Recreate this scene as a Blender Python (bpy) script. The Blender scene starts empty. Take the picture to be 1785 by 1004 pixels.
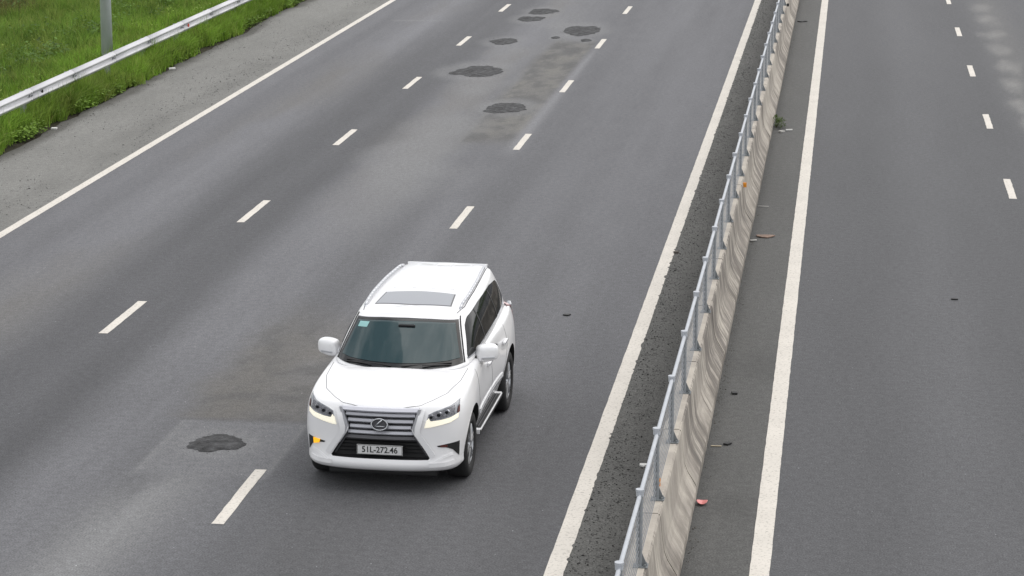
import bpy, bmesh, math, random
import numpy as np
from mathutils import Vector, Matrix
from mathutils.bvhtree import BVHTree

random.seed(7)
rng = np.random.default_rng(11)
sc = bpy.context.scene
COL = sc.collection

# ------------------------------------------------------------------ camera
FPX, CAM_H, PITCH, YAW, ROLL = 4245.8, 8.4934, .2284, .1365, .0025
cam = bpy.data.cameras.new('camera')
cam.sensor_fit = 'HORIZONTAL'; cam.sensor_width = 36.0
cam.lens = 36.0 * FPX / 1785.0
cam.clip_start = .5; cam.clip_end = 3000
camo = bpy.data.objects.new('camera', cam); COL.objects.link(camo)
fw = Vector((-math.sin(YAW)*math.cos(PITCH), math.cos(YAW)*math.cos(PITCH), -math.sin(PITCH)))
rt = Vector((math.cos(YAW), math.sin(YAW), 0)); up = rt.cross(fw)
r2 = rt*math.cos(ROLL) + up*math.sin(ROLL); u2 = -rt*math.sin(ROLL) + up*math.cos(ROLL)
m = Matrix((r2, u2, -fw)).transposed().to_4x4(); m.translation = (0, 0, CAM_H)
camo.matrix_world = m
sc.camera = camo

# ------------------------------------------------------------------ light: bright overcast
SUN_EL, SUN_AZ = math.radians(58), math.radians(50)      # azimuth from +Y (ahead), clockwise to +X
world = bpy.data.worlds.new('World'); sc.world = world; world.use_nodes = True
nt = world.node_tree; nt.nodes.clear()
N = nt.nodes.new; L = nt.links.new
sky = N('ShaderNodeTexSky'); sky.sky_type = 'NISHITA'; sky.sun_disc = False
sky.sun_elevation = SUN_EL; sky.sun_rotation = SUN_AZ; sky.air_density = 1.0; sky.dust_density = 4.0
tc = N('ShaderNodeTexCoord')
mp = N('ShaderNodeMapping'); mp.inputs['Scale'].default_value = (1, 1, 1.2); L(tc.outputs['Generated'], mp.inputs['Vector'])
cn = N('ShaderNodeTexNoise'); cn.inputs['Scale'].default_value = 4.6; cn.inputs['Detail'].default_value = 7; cn.inputs['Roughness'].default_value = .55
L(mp.outputs['Vector'], cn.inputs['Vector'])
cr = N('ShaderNodeValToRGB'); cr.color_ramp.elements[0].position = .40; cr.color_ramp.elements[1].position = .62
cr.color_ramp.elements[0].color = (5.6, 5.8, 6.1, 1); cr.color_ramp.elements[1].color = (17.0, 16.9, 16.7, 1)
L(cn.outputs['Fac'], cr.inputs['Fac'])
mx = N('ShaderNodeMix'); mx.data_type = 'RGBA'; mx.inputs['Factor'].default_value = .86
L(sky.outputs['Color'], mx.inputs['A']); L(cr.outputs['Color'], mx.inputs['B'])
bg = N('ShaderNodeBackground'); bg.inputs['Strength'].default_value = .10
L(mx.outputs['Result'], bg.inputs['Color'])
wo = N('ShaderNodeOutputWorld'); L(bg.outputs['Background'], wo.inputs['Surface'])

sun = bpy.data.lights.new('sun', 'SUN'); sun.energy = 1.2; sun.angle = math.radians(75); sun.color = (1, .97, .93)
suno = bpy.data.objects.new('sun', sun); COL.objects.link(suno)
sd = Vector((math.sin(SUN_AZ)*math.cos(SUN_EL), math.cos(SUN_AZ)*math.cos(SUN_EL), math.sin(SUN_EL)))
suno.rotation_euler = sd.to_track_quat('Z', 'Y').to_euler(); suno.location = (0, 40, 60)
sc.view_settings.view_transform = 'Standard'; sc.view_settings.look = 'None'
sc.view_settings.gamma = 1; sc.view_settings.use_curve_mapping = False
sc.view_settings.exposure = 0.2

# ------------------------------------------------------------------ helpers
def tag(o, label=None, cat=None, group=None, kind=None):
    if label: o['label'] = label
    if cat: o['category'] = cat
    if group: o['group'] = group
    if kind: o['kind'] = kind
    return o

def link(name, me, mat=None, parent=None, kind=None, smooth=False):
    o = bpy.data.objects.new(name, me); COL.objects.link(o)
    if mat is not None and not me.materials: me.materials.append(mat)
    if parent is not None: o.parent = parent
    if kind: o['kind'] = kind
    if smooth: me.polygons.foreach_set('use_smooth', [True]*len(me.polygons))
    return o

def empty(name, loc=(0, 0, 0), rz=0.):
    o = bpy.data.objects.new(name, None); COL.objects.link(o)
    o.location = loc; o.rotation_euler = (0, 0, rz); o.empty_display_size = .2
    return o

def pyobj(name, vs, fs, mat, parent=None, kind=None, smooth=False):
    me = bpy.data.meshes.new(name); me.from_pydata([tuple(map(float, v)) for v in vs], [], fs); me.update()
    return link(name, me, mat, parent, kind, smooth)

class MB:
    """collects simple solids into one mesh"""
    def __init__(s): s.v = []; s.f = []
    def add(s, vs, fs):
        n = len(s.v); s.v += [tuple(map(float, v)) for v in vs]; s.f += [tuple(i+n for i in f) for f in fs]; return s
    def box(s, x0, x1, y0, y1, z0, z1):
        return s.add([(x0,y0,z0),(x1,y0,z0),(x1,y1,z0),(x0,y1,z0),(x0,y0,z1),(x1,y0,z1),(x1,y1,z1),(x0,y1,z1)],
                     [(3,2,1,0),(4,5,6,7),(0,1,5,4),(1,2,6,5),(2,3,7,6),(3,0,4,7)])
    def tube(s, p, q, r, n=8, r2=None, cap=True):
        p, q = Vector(p), Vector(q); d = (q-p).normalized(); a = d.orthogonal().normalized(); b = d.cross(a)
        r2 = r if r2 is None else r2; vs = []
        for c, rr in ((p, r), (q, r2)):
            for i in range(n):
                t = 2*math.pi*i/n; vs.append(c + (a*math.cos(t)+b*math.sin(t))*rr)
        fs = [(i, (i+1) % n, n+(i+1) % n, n+i) for i in range(n)]
        if cap: fs += [tuple(reversed(range(n))), tuple(range(n, 2*n))]
        return s.add(vs, fs)
    def prism(s, prof, y0, y1, closed=True):
        """profile [(x,z)] swept along y"""
        n = len(prof); vs = [(x, y0, z) for x, z in prof] + [(x, y1, z) for x, z in prof]
        fs = [(i, (i+1) % n, n+(i+1) % n, n+i) for i in range(n if closed else n-1)]
        if closed: fs += [tuple(reversed(range(n))), tuple(range(n, 2*n))]
        return s.add(vs, fs)
    def build(s, name, mat, parent=None, kind=None, bevel=0, smooth=False):
        o = pyobj(name, s.v, s.f, mat, parent, kind, smooth)
        bm = bmesh.new(); bm.from_mesh(o.data); bmesh.ops.recalc_face_normals(bm, faces=bm.faces)
        if bevel: bmesh.ops.bevel(bm, geom=bm.edges[:], offset=bevel, segments=2, affect='EDGES', profile=.6)
        bm.to_mesh(o.data); bm.free()
        return o

def mat(name, col, rough=.6, metal=0., spec=.5, coat=0., emit=None, estr=0., bump=None, var=None):
    """principled material; var=(scale, amount[, stretch]) multiplies the colour by noise; bump=(scale, distance)"""
    M = bpy.data.materials.new(name); M.use_nodes = True; t = M.node_tree; b = t.nodes['Principled BSDF']
    b.inputs['Base Color'].default_value = (*col, 1); b.inputs['Roughness'].default_value = rough
    b.inputs['Metallic'].default_value = metal; b.inputs['Specular IOR Level'].default_value = spec
    b.inputs['Coat Weight'].default_value = coat; b.inputs['Coat Roughness'].default_value = .05
    if emit: b.inputs['Emission Color'].default_value = (*emit, 1); b.inputs['Emission Strength'].default_value = estr
    tcn = t.nodes.new('ShaderNodeTexCoord')
    if var:
        mpn = t.nodes.new('ShaderNodeMapping'); mpn.inputs['Scale'].default_value = var[2] if len(var) > 2 else (1, 1, 1)
        t.links.new(tcn.outputs['Object'], mpn.inputs['Vector'])
        n = t.nodes.new('ShaderNodeTexNoise'); n.inputs['Scale'].default_value = var[0]; n.inputs['Detail'].default_value = 6
        t.links.new(mpn.outputs['Vector'], n.inputs['Vector'])
        r = t.nodes.new('ShaderNodeMapRange'); r.inputs['From Min'].default_value = .3; r.inputs['From Max'].default_value = .7
        r.inputs['To Min'].default_value = 1-var[1]; r.inputs['To Max'].default_value = 1+var[1]*.6
        t.links.new(n.outputs['Fac'], r.inputs['Value'])
        mm = t.nodes.new('ShaderNodeMix'); mm.data_type = 'RGBA'; mm.blend_type = 'MULTIPLY'; mm.inputs['Factor'].default_value = 1
        mm.inputs['A'].default_value = (*col, 1); t.links.new(r.outputs['Result'], mm.inputs['B'])
        t.links.new(mm.outputs['Result'], b.inputs['Base Color'])
    if bump:
        n = t.nodes.new('ShaderNodeTexNoise'); n.inputs['Scale'].default_value = bump[0]; n.inputs['Detail'].default_value = 4
        t.links.new(tcn.outputs['Object'], n.inputs['Vector'])
        bn = t.nodes.new('ShaderNodeBump'); bn.inputs['Distance'].default_value = bump[1]
        t.links.new(n.outputs['Fac'], bn.inputs['Height']); t.links.new(bn.outputs['Normal'], b.inputs['Normal'])
    return M

def attr_mat(name, rough=.85, spec=.3, grain=(70., .22), pits=None, bump=None, pale_pebble=0.):
    """base colour from the colour attribute 'albedo' times fine aggregate grain; pits=(scale, coverage, depth)"""
    M = bpy.data.materials.new(name); M.use_nodes = True; t = M.node_tree; b = t.nodes['Principled BSDF']
    b.inputs['Roughness'].default_value = rough; b.inputs['Specular IOR Level'].default_value = spec
    a = t.nodes.new('ShaderNodeAttribute'); a.attribute_name = 'albedo'
    tcn = t.nodes.new('ShaderNodeTexCoord')
    n = t.nodes.new('ShaderNodeTexNoise'); n.inputs['Scale'].default_value = grain[0]; n.inputs['Detail'].default_value = 3; n.inputs['Roughness'].default_value = .7
    t.links.new(tcn.outputs['Object'], n.inputs['Vector'])
    r = t.nodes.new('ShaderNodeMapRange'); r.clamp = False
    r.inputs['From Min'].default_value = .3; r.inputs['From Max'].default_value = .7
    r.inputs['To Min'].default_value = 1-grain[1]; r.inputs['To Max'].default_value = 1+grain[1]
    t.links.new(n.outputs['Fac'], r.inputs['Value'])
    fac = r.outputs['Result']
    def mul(x, y):
        mm = t.nodes.new('ShaderNodeMath'); mm.operation = 'MULTIPLY'; t.links.new(x, mm.inputs[0]); t.links.new(y, mm.inputs[1]); return mm.outputs[0]
    n2 = t.nodes.new('ShaderNodeTexNoise'); n2.inputs['Scale'].default_value = grain[0]*.22; n2.inputs['Detail'].default_value = 4
    t.links.new(tcn.outputs['Object'], n2.inputs['Vector'])
    rr = t.nodes.new('ShaderNodeMapRange'); rr.inputs['From Min'].default_value = .3; rr.inputs['From Max'].default_value = .7
    rr.inputs['To Min'].default_value = .87; rr.inputs['To Max'].default_value = 1.13
    t.links.new(n2.outputs['Fac'], rr.inputs['Value']); fac = mul(fac, rr.outputs['Result'])
    if pale_pebble:
        # single pale stones in the mix
        v = t.nodes.new('ShaderNodeTexVoronoi'); v.inputs['Scale'].default_value = 13.0; v.inputs['Randomness'].default_value = 1
        t.links.new(tcn.outputs['Object'], v.inputs['Vector'])
        c = t.nodes.new('ShaderNodeMapRange'); c.inputs['From Min'].default_value = .13; c.inputs['From Max'].default_value = .07
        c.inputs['To Min'].default_value = 0; c.inputs['To Max'].default_value = 1
        t.links.new(v.outputs['Distance'], c.inputs['Value'])
        sp = t.nodes.new('ShaderNodeSeparateColor'); t.links.new(v.outputs['Color'], sp.inputs['Color'])
        g = t.nodes.new('ShaderNodeMapRange'); g.inputs['From Min'].default_value = .93; g.inputs['From Max'].default_value = 1.0
        g.inputs['To Min'].default_value = 0; g.inputs['To Max'].default_value = pale_pebble
        t.links.new(sp.outputs[0], g.inputs['Value'])
        ad = t.nodes.new('ShaderNodeMath'); ad.operation = 'MULTIPLY_ADD'; ad.inputs[2].default_value = 1
        t.links.new(c.outputs['Result'], ad.inputs[0]); t.links.new(g.outputs['Result'], ad.inputs[1])
        fac = mul(fac, ad.outputs[0])
    if pits:
        v = t.nodes.new('ShaderNodeTexNoise'); v.inputs['Scale'].default_value = pits[0]; v.inputs['Detail'].default_value = 2
        t.links.new(tcn.outputs['Object'], v.inputs['Vector'])
        g = t.nodes.new('ShaderNodeMapRange'); g.inputs['From Min'].default_value = pits[1]; g.inputs['From Max'].default_value = pits[1]+.05
        g.inputs['To Min'].default_value = 1; g.inputs['To Max'].default_value = pits[2]
        t.links.new(v.outputs['Fac'], g.inputs['Value']); fac = mul(fac, g.outputs['Result'])
    mm = t.nodes.new('ShaderNodeMix'); mm.data_type = 'RGBA'; mm.blend_type = 'MULTIPLY'; mm.inputs['Factor'].default_value = 1
    t.links.new(a.outputs['Color'], mm.inputs['A']); t.links.new(fac, mm.inputs['B'])
    t.links.new(mm.outputs['Result'], b.inputs['Base Color'])
    if bump:
        bn = t.nodes.new('ShaderNodeBump'); bn.inputs['Distance'].default_value = bump; bn.inputs['Strength'].default_value = 1
        t.links.new(n.outputs['Fac'], bn.inputs['Height']); t.links.new(bn.outputs['Normal'], b.inputs['Normal'])
    return M

# numpy value noise -------------------------------------------------
def vnoise(x, y, seed=0):
    x = np.asarray(x, float); y = np.asarray(y, float)
    xi = np.floor(x).astype(np.int64); yi = np.floor(y).astype(np.int64); fx = x-xi; fy = y-yi
    fx = fx*fx*(3-2*fx); fy = fy*fy*(3-2*fy)
    def h(a, b):
        k = (a*374761393 + b*668265263 + seed*974634721) & 0xffffffff
        k = ((k ^ (k >> 13))*1274126177) & 0xffffffff
        return ((k ^ (k >> 16)) & 0xffff)/65535.
    return (h(xi,yi)*(1-fx)+h(xi+1,yi)*fx)*(1-fy) + (h(xi,yi+1)*(1-fx)+h(xi+1,yi+1)*fx)*fy
def fbm(x, y, seed=0, oct=4):
    s = 0.; a = .5; n = 0.
    for o in range(oct):
        s = s + a*vnoise(x*2**o, y*2**o, seed+o*17); n += a; a *= .5
    return s/n
def smooth(a, b, x): t = np.clip((x-a)/(b-a), 0, 1); return t*t*(3-2*t)
def gauss(x, c, s): return np.exp(-.5*((x-c)/s)**2)
def blob(x, y, cx, cy, rx, ry, soft=.5, wob=.25, seed=3):
    d = np.sqrt(((x-cx)/rx)**2+((y-cy)/ry)**2) + wob*(fbm(x*1.7/rx*.5, y*1.7/ry*.5, seed)-.5)*2
    return 1-smooth(1-soft, 1+soft, d)

def sheet(name, xs, ys, zf, albedo, material, parent=None, kind='structure'):
    X, Y = np.meshgrid(xs, ys); Z = zf(X, Y); nx, ny = len(xs), len(ys)
    V = np.stack([X, Y, Z], -1).reshape(-1, 3)
    idx = np.arange(nx*ny).reshape(ny, nx)
    F = np.stack([idx[:-1,:-1], idx[:-1,1:], idx[1:,1:], idx[1:,:-1]], -1).reshape(-1, 4)
    me = bpy.data.meshes.new(name)
    me.vertices.add(len(V)); me.vertices.foreach_set('co', V.ravel())
    me.loops.add(F.size); me.loops.foreach_set('vertex_index', F.ravel().astype(np.int32))
    me.polygons.add(len(F)); me.polygons.foreach_set('loop_start', np.arange(0, F.size, 4, dtype=np.int32))
    me.update(calc_edges=True)
    C = np.concatenate([albedo(X, Y).reshape(-1, 3), np.ones((len(V), 1))], 1)
    at = me.color_attributes.new('albedo', 'FLOAT_COLOR', 'POINT'); at.data.foreach_set('color', C.ravel())
    return link(name, me, material, parent, kind, smooth=True)

def grey(v, tint=(1, 1, 1)): return np.stack([v*t for t in tint], -1)

# ------------------------------------------------------------------ geometry of the place (metres)
XL, XA, XB, XE, XR, XC = -14.088, -10.338, -6.588, -2.780, -.699, 3.128
Y0L, Y0R = 25.506, 45.684          # phase of the dashes, 8 m cycle, 2 m long

M_road = attr_mat('asphalt', .85, .3, (48., .46), bump=.004, pale_pebble=2.5)
M_shoulder = attr_mat('shoulder_asphalt', .9, .25, (42., .45), pits=(13., .66, .62), bump=.006, pale_pebble=1.2)
M_median = attr_mat('gritty_asphalt', .92, .2, (34., .5), pits=(11., .62, .5), bump=.012)
M_soil = attr_mat('soil', .95, .1, (30., .35), bump=.03)
M_patch = mat('patch_asphalt', (.066, .066, .069), .9, bump=(30, .07), var=(7, .75))
M_paint = None

ys = np.concatenate([np.arange(-60, 19, 6.), np.arange(19, 84, .12), np.arange(84, 420, 8.)])
ysc = np.concatenate([np.arange(-60, 19, 6.), np.arange(19, 84, .3), np.arange(84, 420, 8.)])
flat = lambda X, Y: np.zeros_like(X)

PATCHES = [  # cx, cy, half width, half length
    (-7.37, 27.46, .330, .36), (-7.56, 53.95, .52, .75), (-9.12, 59.75, .62, 1.05), (-9.25, 65.6, .37, .75),
    (-7.42, 68.3, .50, 1.15), (-9.20, 70.9, .44, .65), (-9.08, 72.75, .45, .75), (-7.06, 66.15, .16, .3), (-7.95, 66.6, .13, .25)]

def alb_left(X, Y):
    w = (fbm(X*.5, Y*.08, 5)-.5)
    Xw = X + w*.3
    v = np.full_like(X, .104)
    v += .012*smooth(20, 75, Y)                                        # paler further up the road
    v += .022*gauss(Xw, -12.3, .7) + .008*gauss(Xw, -13.6, .25)
    v -= .030*gauss(Xw, -11.1, .42) + .032*gauss(Xw, -9.75, .36) + .014*gauss(Xw, -10.4, .35) + .012*gauss(Xw, -13.2, .3)
    v += .034*gauss(Xw, -8.75, .42)*(.5+fbm(X*.9, Y*.2, 8)) - .016*gauss(Xw, -7.55, .35)*smooth(48, 40, Y) + .018*gauss(Xw, -7.0, .3)*smooth(48, 40, Y)
    v -= .010*gauss(Xw, -6.4, .5)
    v += .010*gauss(Xw, -4.9, .4)*smooth(40, 75, Y)
    v -= .006*smooth(45, 24, Y)*smooth(-7, -5.5, X)
    v *= 1 + .28*(fbm(X*1.5, Y*.07, 21)-.5) + .12*(fbm(X*4, Y*1.1, 31)-.5) + .10*(fbm(X*6, Y*.12, 33)-.5)
    c = grey(v*(1.02+.09*smooth(24, 36, Y)), (.995, .995, 1.035))
    tan = np.array((.118, .110, .094)); dust = np.array((.178, .178, .177)); drk = np.array((.074, .073, .072))
    def mixc(c, col, f): f = np.clip(f, 0, 1)[..., None]; return c*(1-f)+col*f
    # warm dirt in the middle of lane one and lane two
    c = mixc(c, tan*1.05, .45*gauss(Xw, -12.3, .5)*smooth(.42, .7, fbm(X*.6, Y*.12, 41)))
    c = mixc(c, tan*1.12, .38*gauss(Xw, -8.7, .6)*smooth(.45, .68, fbm(X*.8, Y*.16, 43))*smooth(36, 50, Y))
    c = mixc(c, dust, .55*gauss(Xw, -8.3, .45)*smooth(.46, .74, fbm(X*.9, Y*.12, 47))*smooth(34, 46, Y))
    # pale dusty run in front of the first repair, down towards the camera
    s = gauss(X-(Y-22)*.06, -7.80, .36)*smooth(27.6, 25.2, Y)
    c = mixc(c, dust*1.02, 1.0*s*smooth(.15, .55, fbm(X*1.6, Y*.5, 51)))
    # square milled plate round the first repair, brown plate behind it
    q = smooth(-8.1, -7.98, X)*smooth(-6.42, -6.52, X)*smooth(26.0, 26.4, Y)*smooth(28.47, 28.40, Y)
    c = mixc(c, np.array((.150, .150, .153)), .75*q)
    edge = (gauss(X, -8.0, .03)+gauss(X, -6.47, .03))*smooth(26, 26.3, Y)*smooth(28.5, 28.4, Y)
    c = mixc(c, dust, .6*edge)
    b = smooth(-8.5, -7.8, X+.5*(fbm(X*2, Y, 61)-.5))*smooth(-6.2, -6.7, X+.3*(fbm(X*2, Y, 62)-.5))*smooth(28.44, 28.54, Y)*smooth(35.0, 31.8, Y+(X+7)*.6)
    c = mixc(c, np.array((.128, .119, .104)), .72*b*(.45+.8*fbm(X*1.6, Y*1.1, 63)))
    c = mixc(c, drk*1.05, .55*b*smooth(.5, .68, fbm(X*3.5, Y*2.2, 64)))
    # long brown plate with its smooth seam, far right of lane two
    b = smooth(-8.05, -7.75, X+.2*(fbm(X, Y*.6, 69)-.5))*smooth(-6.70, -6.82, X)*smooth(48.6, 50.2, Y+.8*(fbm(X*3, Y, 68)-.5))*smooth(66.8, 65.0, Y)
    c = mixc(c, np.array((.138, .131, .115)), .7*b*(.6+.5*fbm(X*1.2, Y*.5, 70)))
    bn = fbm(X*2.2, Y*.8, 71)
    c = mixc(c, np.array((.155, .150, .134)), .7*b*smooth(.52, .75, bn)); c = mixc(c, drk*1.15, .75*b*smooth(.56, .36, bn)); c = mixc(c, drk*1.1, .5*b*smooth(.52, .66, fbm(X*7, Y*2.4, 73)))
    seam = gauss(X, -6.68+(Y-48)*.004, .05+.0035*np.clip(66-Y, 0, 18))*smooth(47.5, 49.5, Y)*smooth(66, 62, Y)
    c = mixc(c, np.array((.185, .185, .190)), .9*seam)
    seam2 = gauss(X, -7.9, .04)*smooth(48, 50, Y)*smooth(66, 60, Y)*fbm(X, Y*.4, 75)
    c = mixc(c, dust, .6*seam2)
    # halos of fines round every repair
    for i, (cx, cy, rx, ry) in enumerate(PATCHES):
        c = mixc(c, dust*1.02, .75*blob(X, Y, cx, cy, rx*1.45, ry*1.6, .4, .35, 80+i)*(.35+.9*fbm(X*2.5, Y*1.4, 90+i)))
    for cx, cy, rx, ry in ((-8.9, 63.3, .5, 1.1), (-8.7, 57.0, .6, .9), (-8.4, 51.2, .8, 1.0), (-8.8, 48, .8, 1.2), (-8.2, 69.3, .7, .5), (-8.1, 45.2, .9, 1.3)):
        c = mixc(c, dust*1.03, .6*blob(X, Y, cx, cy, rx*.9, ry*1.3, .7, .6, 99)*(.3+fbm(X*2, Y, 98)))
    # a pale scrape across lane one
    c = mixc(c, dust*1.15, .5*gauss(Y, 69.9+.1*np.sin(X), .10)*smooth(-13.3, -12.9, X)*smooth(-11.4, -11.9, X))
    # lane three gets darker towards the camera
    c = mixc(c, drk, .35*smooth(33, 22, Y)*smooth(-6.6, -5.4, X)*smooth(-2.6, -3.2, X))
    return c*np.array((.955, .960, .985))

def alb_right(X, Y):
    Xw = X + (fbm(X*.5, Y*.06, 15)-.5)*.4
    v = np.full_like(X, .094) + .014*smooth(25, 75, Y)
    v -= .010*gauss(Xw, .6, .5)+.008*gauss(Xw, 2.3, .5); v += .008*gauss(Xw, 1.5, .5)
    v -= .008*gauss(Xw, 3.3, .4)
    v *= 1 + .14*(fbm(X*1.2, Y*.15, 22)-.5) + .08*(fbm(X*4, Y*1.2, 32)-.5)
    c = grey(v*.92, (.99, .995, 1.05))
    for i, cy in enumerate((56.3, 59.5, 62.8, 66.0, 69.2, 72.6, 75.9, 53.2)):
        f = blob(X, Y, 4.06+.12*((i*37 % 11)/11-.5), cy+.5*((i*53 % 13)/13-.5), .20+.10*((i*29 % 7)/7), 1.0, .8, .7, 120+i)*(.25+.9*fbm(X*3.5, Y*1.5, 131))
        f = np.clip(f, 0, 1)[..., None]*.62; c = c*(1-f)+np.array((.27, .265, .255))*f
    f = (gauss(X, 4.3, .35)*smooth(50, 58, Y)*.35)[..., None]; c = c*(1-f)+np.array((.15, .147, .14))*f
    return c

def alb_shoulder(X, Y):
    v = .185 + .05*(fbm(X*.8, Y*.25, 200)-.5) + .03*(fbm(X*3, Y*1.5, 201)-.5)
    v -= .022*gauss(X, -14.6, .35)*fbm(X*2, Y*.6, 202)*2
    c = grey(v, (1, .99, .94))
    e = smooth(-16.35, -16.72, X + .45*(fbm(X*1.2, Y*.5, 203)-.5))[..., None]*.75
    return c*(1-e)+np.array((.055, .052, .046))*e

def alb_median_left(X, Y):
    v = .092 + .03*(fbm(X*2.5, Y*.8, 210)-.5) + .014*smooth(-2.2, -2.65, X) + .010*smooth(30, 75, Y)
    return grey(v, (1, .99, .95))

def alb_median_right(X, Y):
    v = .097 + .018*(fbm(X*2, Y*.4, 220)-.5) + .008*smooth(30, 75, Y)
    v -= .022*smooth(-1.30, -1.5, X)  # contact shade along the barrier foot, put into the ground colour
    d = smooth(.55, .72, fbm(X*.4+3, Y*1.3, 221))*smooth(-1.5, -1.2, X)
    v -= .014*d*smooth(38, 28, Y)
    return grey(v, (1, .995, .97))

def xs_(a, b, st): return np.linspace(a, b, max(2, int(round((b-a)/st))+1))

# terrain: falls away behind the guardrail; runs to the horizon
def terr_z(X, Y):
    z = np.where(X < -17.2, -.05-.10*smooth(-17.2, -19.5, X)-.05*np.clip(-19.5-X, 0, 15), -.05)
    z = z + np.where(X < -16.9, .10*(fbm(X*.6, Y*.6, 300)-.5), 0)
    return z
def alb_terrain(X, Y):
    f = np.maximum(smooth(-16.9, -17.6, X+.4*(fbm(X, Y, 305)-.5)), smooth(8.8, 9.0, X))
    soil = np.array((.045, .040, .030)); green = np.array((.045, .072, .018))
    g = (.75+.5*fbm(X*.8, Y*.8, 306))[..., None]
    return (soil*(1-f[..., None])+green*f[..., None])*g
sheet('ground', np.concatenate([[-600, -200, -80, -45], np.arange(-32, -16.0, .25), [0, 8.5, 9, 60, 200, 600]]),
      np.concatenate([[-200, -60, 0, 30], np.arange(40, 86, .4), [100, 150, 250, 420, 900]]), terr_z, alb_terrain, M_soil)

road = sheet('road', xs_(XL, XE, .07), ys, flat, alb_left, M_road)
road_r = sheet('road', xs_(XR, 8.6, .09), ysc, flat, alb_right, M_road)
def sh_z(X, Y):
    return np.where(X < -16.80, -.045, 0.)
def sh_x(xs):
    return xs
# the shoulder's broken outer edge: vertices pushed in and out along the verge
def make_shoulder():
    xs = np.concatenate([[-17.0, -16.86], np.linspace(-16.78, XL, 38)])
    o = sheet('shoulder', xs, ysc, lambda X, Y: np.where(X < -16.80, -.09, 0.), alb_shoulder, M_shoulder)
    me = o.data; co = np.empty(len(me.vertices)*3); me.vertices.foreach_get('co', co); co = co.reshape(-1, 3)
    w = smooth(-15.9, -16.7, co[:, 0])
    co[:, 0] += w*(.34*(fbm(co[:, 1]*.45, co[:, 1]*0, 230)-.5)+.20*(vnoise(co[:, 1]*2.1, co[:, 1]*0+.5, 231)-.5))
    me.vertices.foreach_set('co', co.ravel()); me.update()
    return o
shoulder = make_shoulder()
med_l = sheet('median_strip', xs_(XE, -1.80, .07), ysc, flat, alb_median_left, M_median)
med_r = sheet('median_strip', xs_(-1.80, XR, .07), ysc, flat, alb_median_right, M_shoulder if False else attr_mat('median_asphalt', .88, .25, (46., .42), pits=(7., .72, .7), bump=.005))

# painted lines ---------------------------------------------------
def paint_mat():
    M = mat('road_paint', (.60, .565, .515), .75, spec=.3)
    t = M.node_tree; b = t.nodes['Principled BSDF']; tcn = t.nodes.new('ShaderNodeTexCoord')
    n = t.nodes.new('ShaderNodeTexNoise'); n.inputs['Scale'].default_value = 26; n.inputs['Detail'].default_value = 5; n.inputs['Roughness'].default_value = .7
    t.links.new(tcn.outputs['Object'], n.inputs['Vector'])
    r = t.nodes.new('ShaderNodeValToRGB'); r.color_ramp.elements[0].position = .33; r.color_ramp.elements[1].position = .46
    r.color_ramp.elements[0].color = (.30, .28, .25, 1); r.color_ramp.elements[1].color = (.60, .565, .515, 1)
    t.links.new(n.outputs['Fac'], r.inputs['Fac'])
    n2 = t.nodes.new('ShaderNodeTexNoise'); n2.inputs['Scale'].default_value = 1.3; n2.inputs['Detail'].default_value = 6
    t.links.new(tcn.outputs['Object'], n2.inputs['Vector'])
    r2 = t.nodes.new('ShaderNodeMapRange'); r2.inputs['From Min'].default_value = .3; r2.inputs['From Max'].default_value = .7
    r2.inputs['To Min'].default_value = .93; r2.inputs['To Max'].default_value = 1.04; t.links.new(n2.outputs['Fac'], r2.inputs['Value'])
    mm = t.nodes.new('ShaderNodeMix'); mm.data_type = 'RGBA'; mm.blend_type = 'MULTIPLY'; mm.inputs['Factor'].default_value = 1
    t.links.new(r.outputs['Color'], mm.inputs['A']); t.links.new(r2.outputs['Result'], mm.inputs['B']); t.links.new(mm.outputs['Result'], b.inputs['Base Color'])
    return M
M_paint = paint_mat()
def line_mesh(name, xc, w, seed, parent, chip):
    yy = np.concatenate([[-60, 0], np.arange(18, 84, .03), [84, 200, 420]])
    a = xc - w/2 + .006*(vnoise(yy*5, yy*0, seed)-.5)
    b = xc + w/2 + .006*(vnoise(yy*5, yy*0+7, seed)-.5)
    # chipped edge towards the grit
    ch = (smooth(.62, .95, vnoise(yy*11, yy*0, seed+3))*.022+.006*vnoise(yy*17, yy*0, seed+5))*chip*(.3+vnoise(yy*.8, yy*0, seed+6))
    if chip > 0: b = b-ch
    z = .004
    vs = [(x, y, z) for x, y in zip(a, yy)] + [(x, y, z) for x, y in zip(b, yy)]; n = len(yy)
    return pyobj(name, vs, [(i, n+i, n+i+1, i+1) for i in range(n-1)], M_paint, parent, 'structure' if parent is None else None)
line_mesh('edge_line', XL, .17, 401, road, 0)
line_mesh('edge_line', XE, .20, 402, road, 1)
line_mesh('edge_line', XR, .205, 403, road_r, .0)
def dash(parent, x, yc, seed):
    r = random.Random(seed); h = 1.0; w = .068; vs = []; n = 14
    for i in range(n+1):
        y = -h+2*h*i/n
        vs += [(-w+r.uniform(-.004, .004), y+(r.uniform(-.02, .02)), 0), (w+r.uniform(-.004, .004), y, 0)]
    o = pyobj('lane_dash', vs, [(2*i, 2*i+1, 2*i+3, 2*i+2) for i in range(n)], M_paint, parent); o.location = (x, yc, .004)
for k in range(-2, 8):
    dash(road, XA, Y0L+8*k, 50+k); dash(road, XB, Y0L+8*k, 80+k); dash(road_r, XC, Y0R+8*(k-3), 110+k)

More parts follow.
